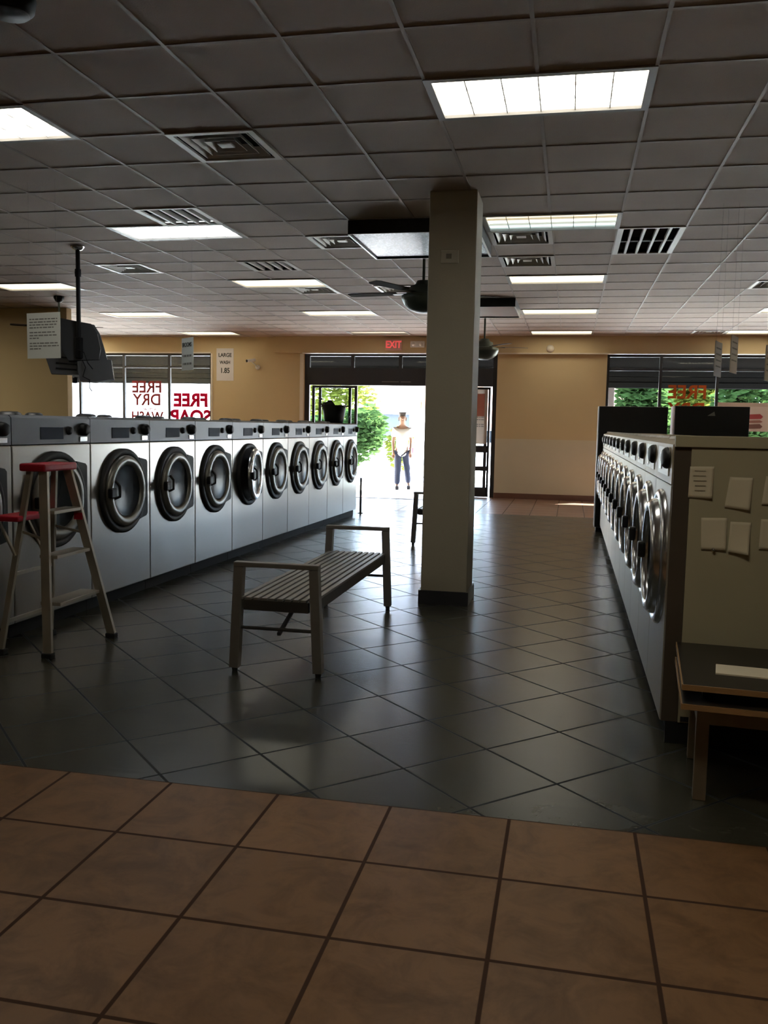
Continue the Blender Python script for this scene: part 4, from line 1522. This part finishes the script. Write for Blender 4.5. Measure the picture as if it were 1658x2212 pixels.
# ------------------------------------------------------------------ parked car
car = empty('car', (-2.35, 26.0, 0))
tag(car, 'white parked car outside, its rear showing left of the pillar', 'car')
L2 = 2.25
side = [(-L2, 0.35), (-L2, 0.78), (-L2 + 0.08, 0.98), (-1.55, 1.06), (-1.05, 1.42), (0.45, 1.45), (1.15, 1.02), (2.05, 0.88), (L2, 0.70), (L2, 0.35)]
m = MB()
m.prism(side, -0.85, 0.85, 'y')
m.build('body_shell', M_carbody, car)
m = MB()
m.prism([(-1.42, 1.06), (-0.98, 1.36), (-0.35, 1.38), (-0.35, 1.05)], -0.856, -0.8505, 'y')
m.prism([(-0.28, 1.05), (-0.28, 1.38), (0.40, 1.39), (0.98, 1.05)], -0.856, -0.8505, 'y')
m.build('side_window', M_glass_d, car)
for x in (-1.42, 1.40):
    w = MB().lathe([(0, 0.22), (0.20, 0.22), (0.29, 0.20), (0.32, 0.16), (0.32, 0.02), (0, 0.0)], (x, -0.68, 0.32), '-y', 28).build('wheel', M_rubber, car)
    MB().lathe([(0, 0.228), (0.17, 0.226), (0.19, 0.2205)], (x, -0.68, 0.32), '-y', 20).build('hubcap', M_chrome, w)
MB().box(-L2 - 0.06, -L2 - 0.0005, -0.8, 0.8, 0.22, 0.50, bev=0.02).build('bumper', M_black, car)
m = MB()
m.box(-L2 - 0.008, -L2 + 0.2, -0.86, -0.8505, 0.70, 0.86)
m.build('tail_light', M_red, car)


# ------------------------------------------------------------------ plants outside
def plant(name, loc, blobs, nleaf, ls, mat, label, cat, group, trunk=True):
    root = empty(name, loc)
    rnd = random.Random(sum(ord(ch) for ch in label))
    bm = MB()
    tot = sum(b[3] * b[4] * b[5] for b in blobs)
    vs, fs = [], []
    for (bx, by, bz, rx, ry, rz) in blobs:
        for _ in range(int(nleaf * rx * ry * rz / tot)):
            while True:
                d = Vector((rnd.uniform(-1, 1), rnd.uniform(-1, 1), rnd.uniform(-1, 1)))
                if 0.25 < d.length < 1:
                    break
            c = Vector((bx + d.x * rx, by + d.y * ry, bz + d.z * rz))
            if c.z < 0.03:
                c.z = 0.03 + rnd.random() * 0.1
            q = Vector((rnd.gauss(0, 1), rnd.gauss(0, 1), rnd.gauss(0, 1))).to_track_quat('Z', 'Y').to_matrix()
            s = ls * rnd.uniform(0.6, 1.3)
            p = [Vector((-s, 0, 0)), Vector((0, -s * 0.42, 0.1 * s)), Vector((s, 0, 0)), Vector((0, s * 0.42, 0.1 * s))]
            n0 = len(vs)
            vs += [c + q @ v for v in p]
            fs.append((n0, n0 + 1, n0 + 2, n0 + 3))
    bm.add(vs, fs)
    bm.build('foliage', mat, root)
    if trunk:
        t = MB()
        for (bx, by, bz, rx, ry, rz) in blobs:
            t.sweep([(bx * 0.2, by * 0.2, 0.0), (bx * 0.5, by * 0.5, bz * 0.45), (bx, by, bz)], [0.07, 0.05, 0.02], 8)
        t.build('trunk', M_bark, root)
    tag(root, label, cat, group)
    return root


GP = 'shrubs and trees outside'
plant('shrub', (-7.7, 30.0, 0), [(0, 0, 1.0, 1.4, 0.9, 1.0), (0.75, 0, 1.35, 0.8, 0.8, 0.85), (-1.1, 0.1, 0.9, 0.8, 0.8, 0.9)], 2300, 0.16, M_leaf2, 'dense green shrub seen through the open entrance', 'shrub', GP)
plant('tree', (-9.6, 34.0, 0), [(0, 0, 2.6, 1.1, 1.0, 1.3), (0.9, 0, 3.4, 0.9, 0.9, 1.0), (-0.8, 0.3, 1.7, 1.0, 0.9, 0.9), (1.5, 0, 2.3, 0.8, 0.8, 1.0)], 1700, 0.17, M_leaf1, 'tall yellow green tree behind the shrub at the entrance', 'tree', GP)
plant('shrub', (-5.35, 28.2, 0), [(0, 0, 0.75, 0.5, 0.5, 0.75)], 420, 0.12, M_leaf1, 'small pale shrub to the left of the person outside', 'shrub', GP)
plant('tree', (1.95, 25.3, 0), [(0, 0, 2.1, 0.75, 0.7, 1.2), (0.2, 0, 1.2, 0.7, 0.6, 0.9), (-0.2, 0, 3.0, 0.7, 0.7, 0.7)], 3600, 0.15, M_leaf2, 'green tree nearest the white post through the right window', 'tree', GP)
plant('tree', (3.35, 27.6, 0), [(0, 0, 2.2, 0.9, 0.8, 1.3), (-0.3, 0.1, 1.3, 0.8, 0.7, 0.9), (0.3, 0, 3.2, 0.8, 0.7, 0.7)], 3600, 0.15, M_leaf1, 'yellow green tree behind the FREE lettering of the right window', 'tree', GP)
plant('tree', (4.55, 25.4, 0), [(0, 0, 2.2, 0.85, 0.75, 1.3), (0.2, 0.1, 1.3, 0.8, 0.6, 0.9), (-0.2, 0, 3.2, 0.8, 0.7, 0.7)], 3600, 0.15, M_leaf2, 'green tree through the right window at the right edge of the photo', 'tree', GP)
plant('tree', (6.2, 27.7, 0), [(0, 0, 2.3, 1.0, 0.8, 1.3), (0.0, 0.1, 1.3, 0.9, 0.7, 0.9)], 3200, 0.16, M_leaf3, 'bluish green tree farthest right behind the right window', 'tree', GP)

cp_ = empty('canopy_post', (0.93, 22.17, 0))
tag(cp_, 'white canopy post outside the left edge of the right window', 'post')
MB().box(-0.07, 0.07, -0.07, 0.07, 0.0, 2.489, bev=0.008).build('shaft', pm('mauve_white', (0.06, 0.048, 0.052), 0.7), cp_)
MB().box(-0.10, 0.10, -0.10, 0.10, 0.0, 0.18, bev=0.01).build('plinth', M_stucco, cp_)

# shops across the parking lot
bd = empty('shop_building', (-9, 55, 0))
tag(bd, 'pale shop building with orange sign bands across the parking lot', 'building')
MB().box(-22, 12, 0, 8, 0.0, 5.2).build('wall', M_stucco, bd)
for xa, xb, za, zb in ((-2.45, -1.78, 2.55, 2.95), (-1.32, -0.15, 2.6, 3.0), (-0.2, 3.9, 2.55, 4.0), (6.2, 9.5, 2.55, 3.1)):
    MB().box(xa, xb, -0.08, -0.0005, za, zb).build('sign_band', M_orange, bd)
for k_ in range(9):
    x = -20 + 3.4 * k_
    f = MB().box(x, x + 2.2, -0.04, -0.0005, 0.4, 2.3).build('window', M_white, bd)
    MB().box(x + 0.1, x + 2.1, -0.05, -0.0405, 0.5, 2.2).build('pane', M_glass_d, f)
MB().box(-22.2, 12.2, -0.2, 8.2, 5.2, 5.45).build('parapet', M_stucco, bd)
b3 = empty('white_building', (-24, 40, 0))
tag(b3, 'plain white building filling the left window view', 'building')
MB().box(-16, 7, 0, 8, 0.0, 6.0).build('wall', M_stucco, b3)
MB().box(-16.2, 7.2, -0.15, 8.1, 6.0, 6.2).build('parapet', M_stucco, b3)
b4 = empty('brick_building', (-2.2, 50, 0))
tag(b4, 'brick shop front seen through the right entrance door', 'building')
MB().box(-2.6, 6.0, 0, 4.5, 0.0, 4.6).build('wall', M_brick, b4)
MB().box(-2.7, 6.1, -0.1, 4.6, 4.6, 4.8).build('parapet', M_stucco, b4)
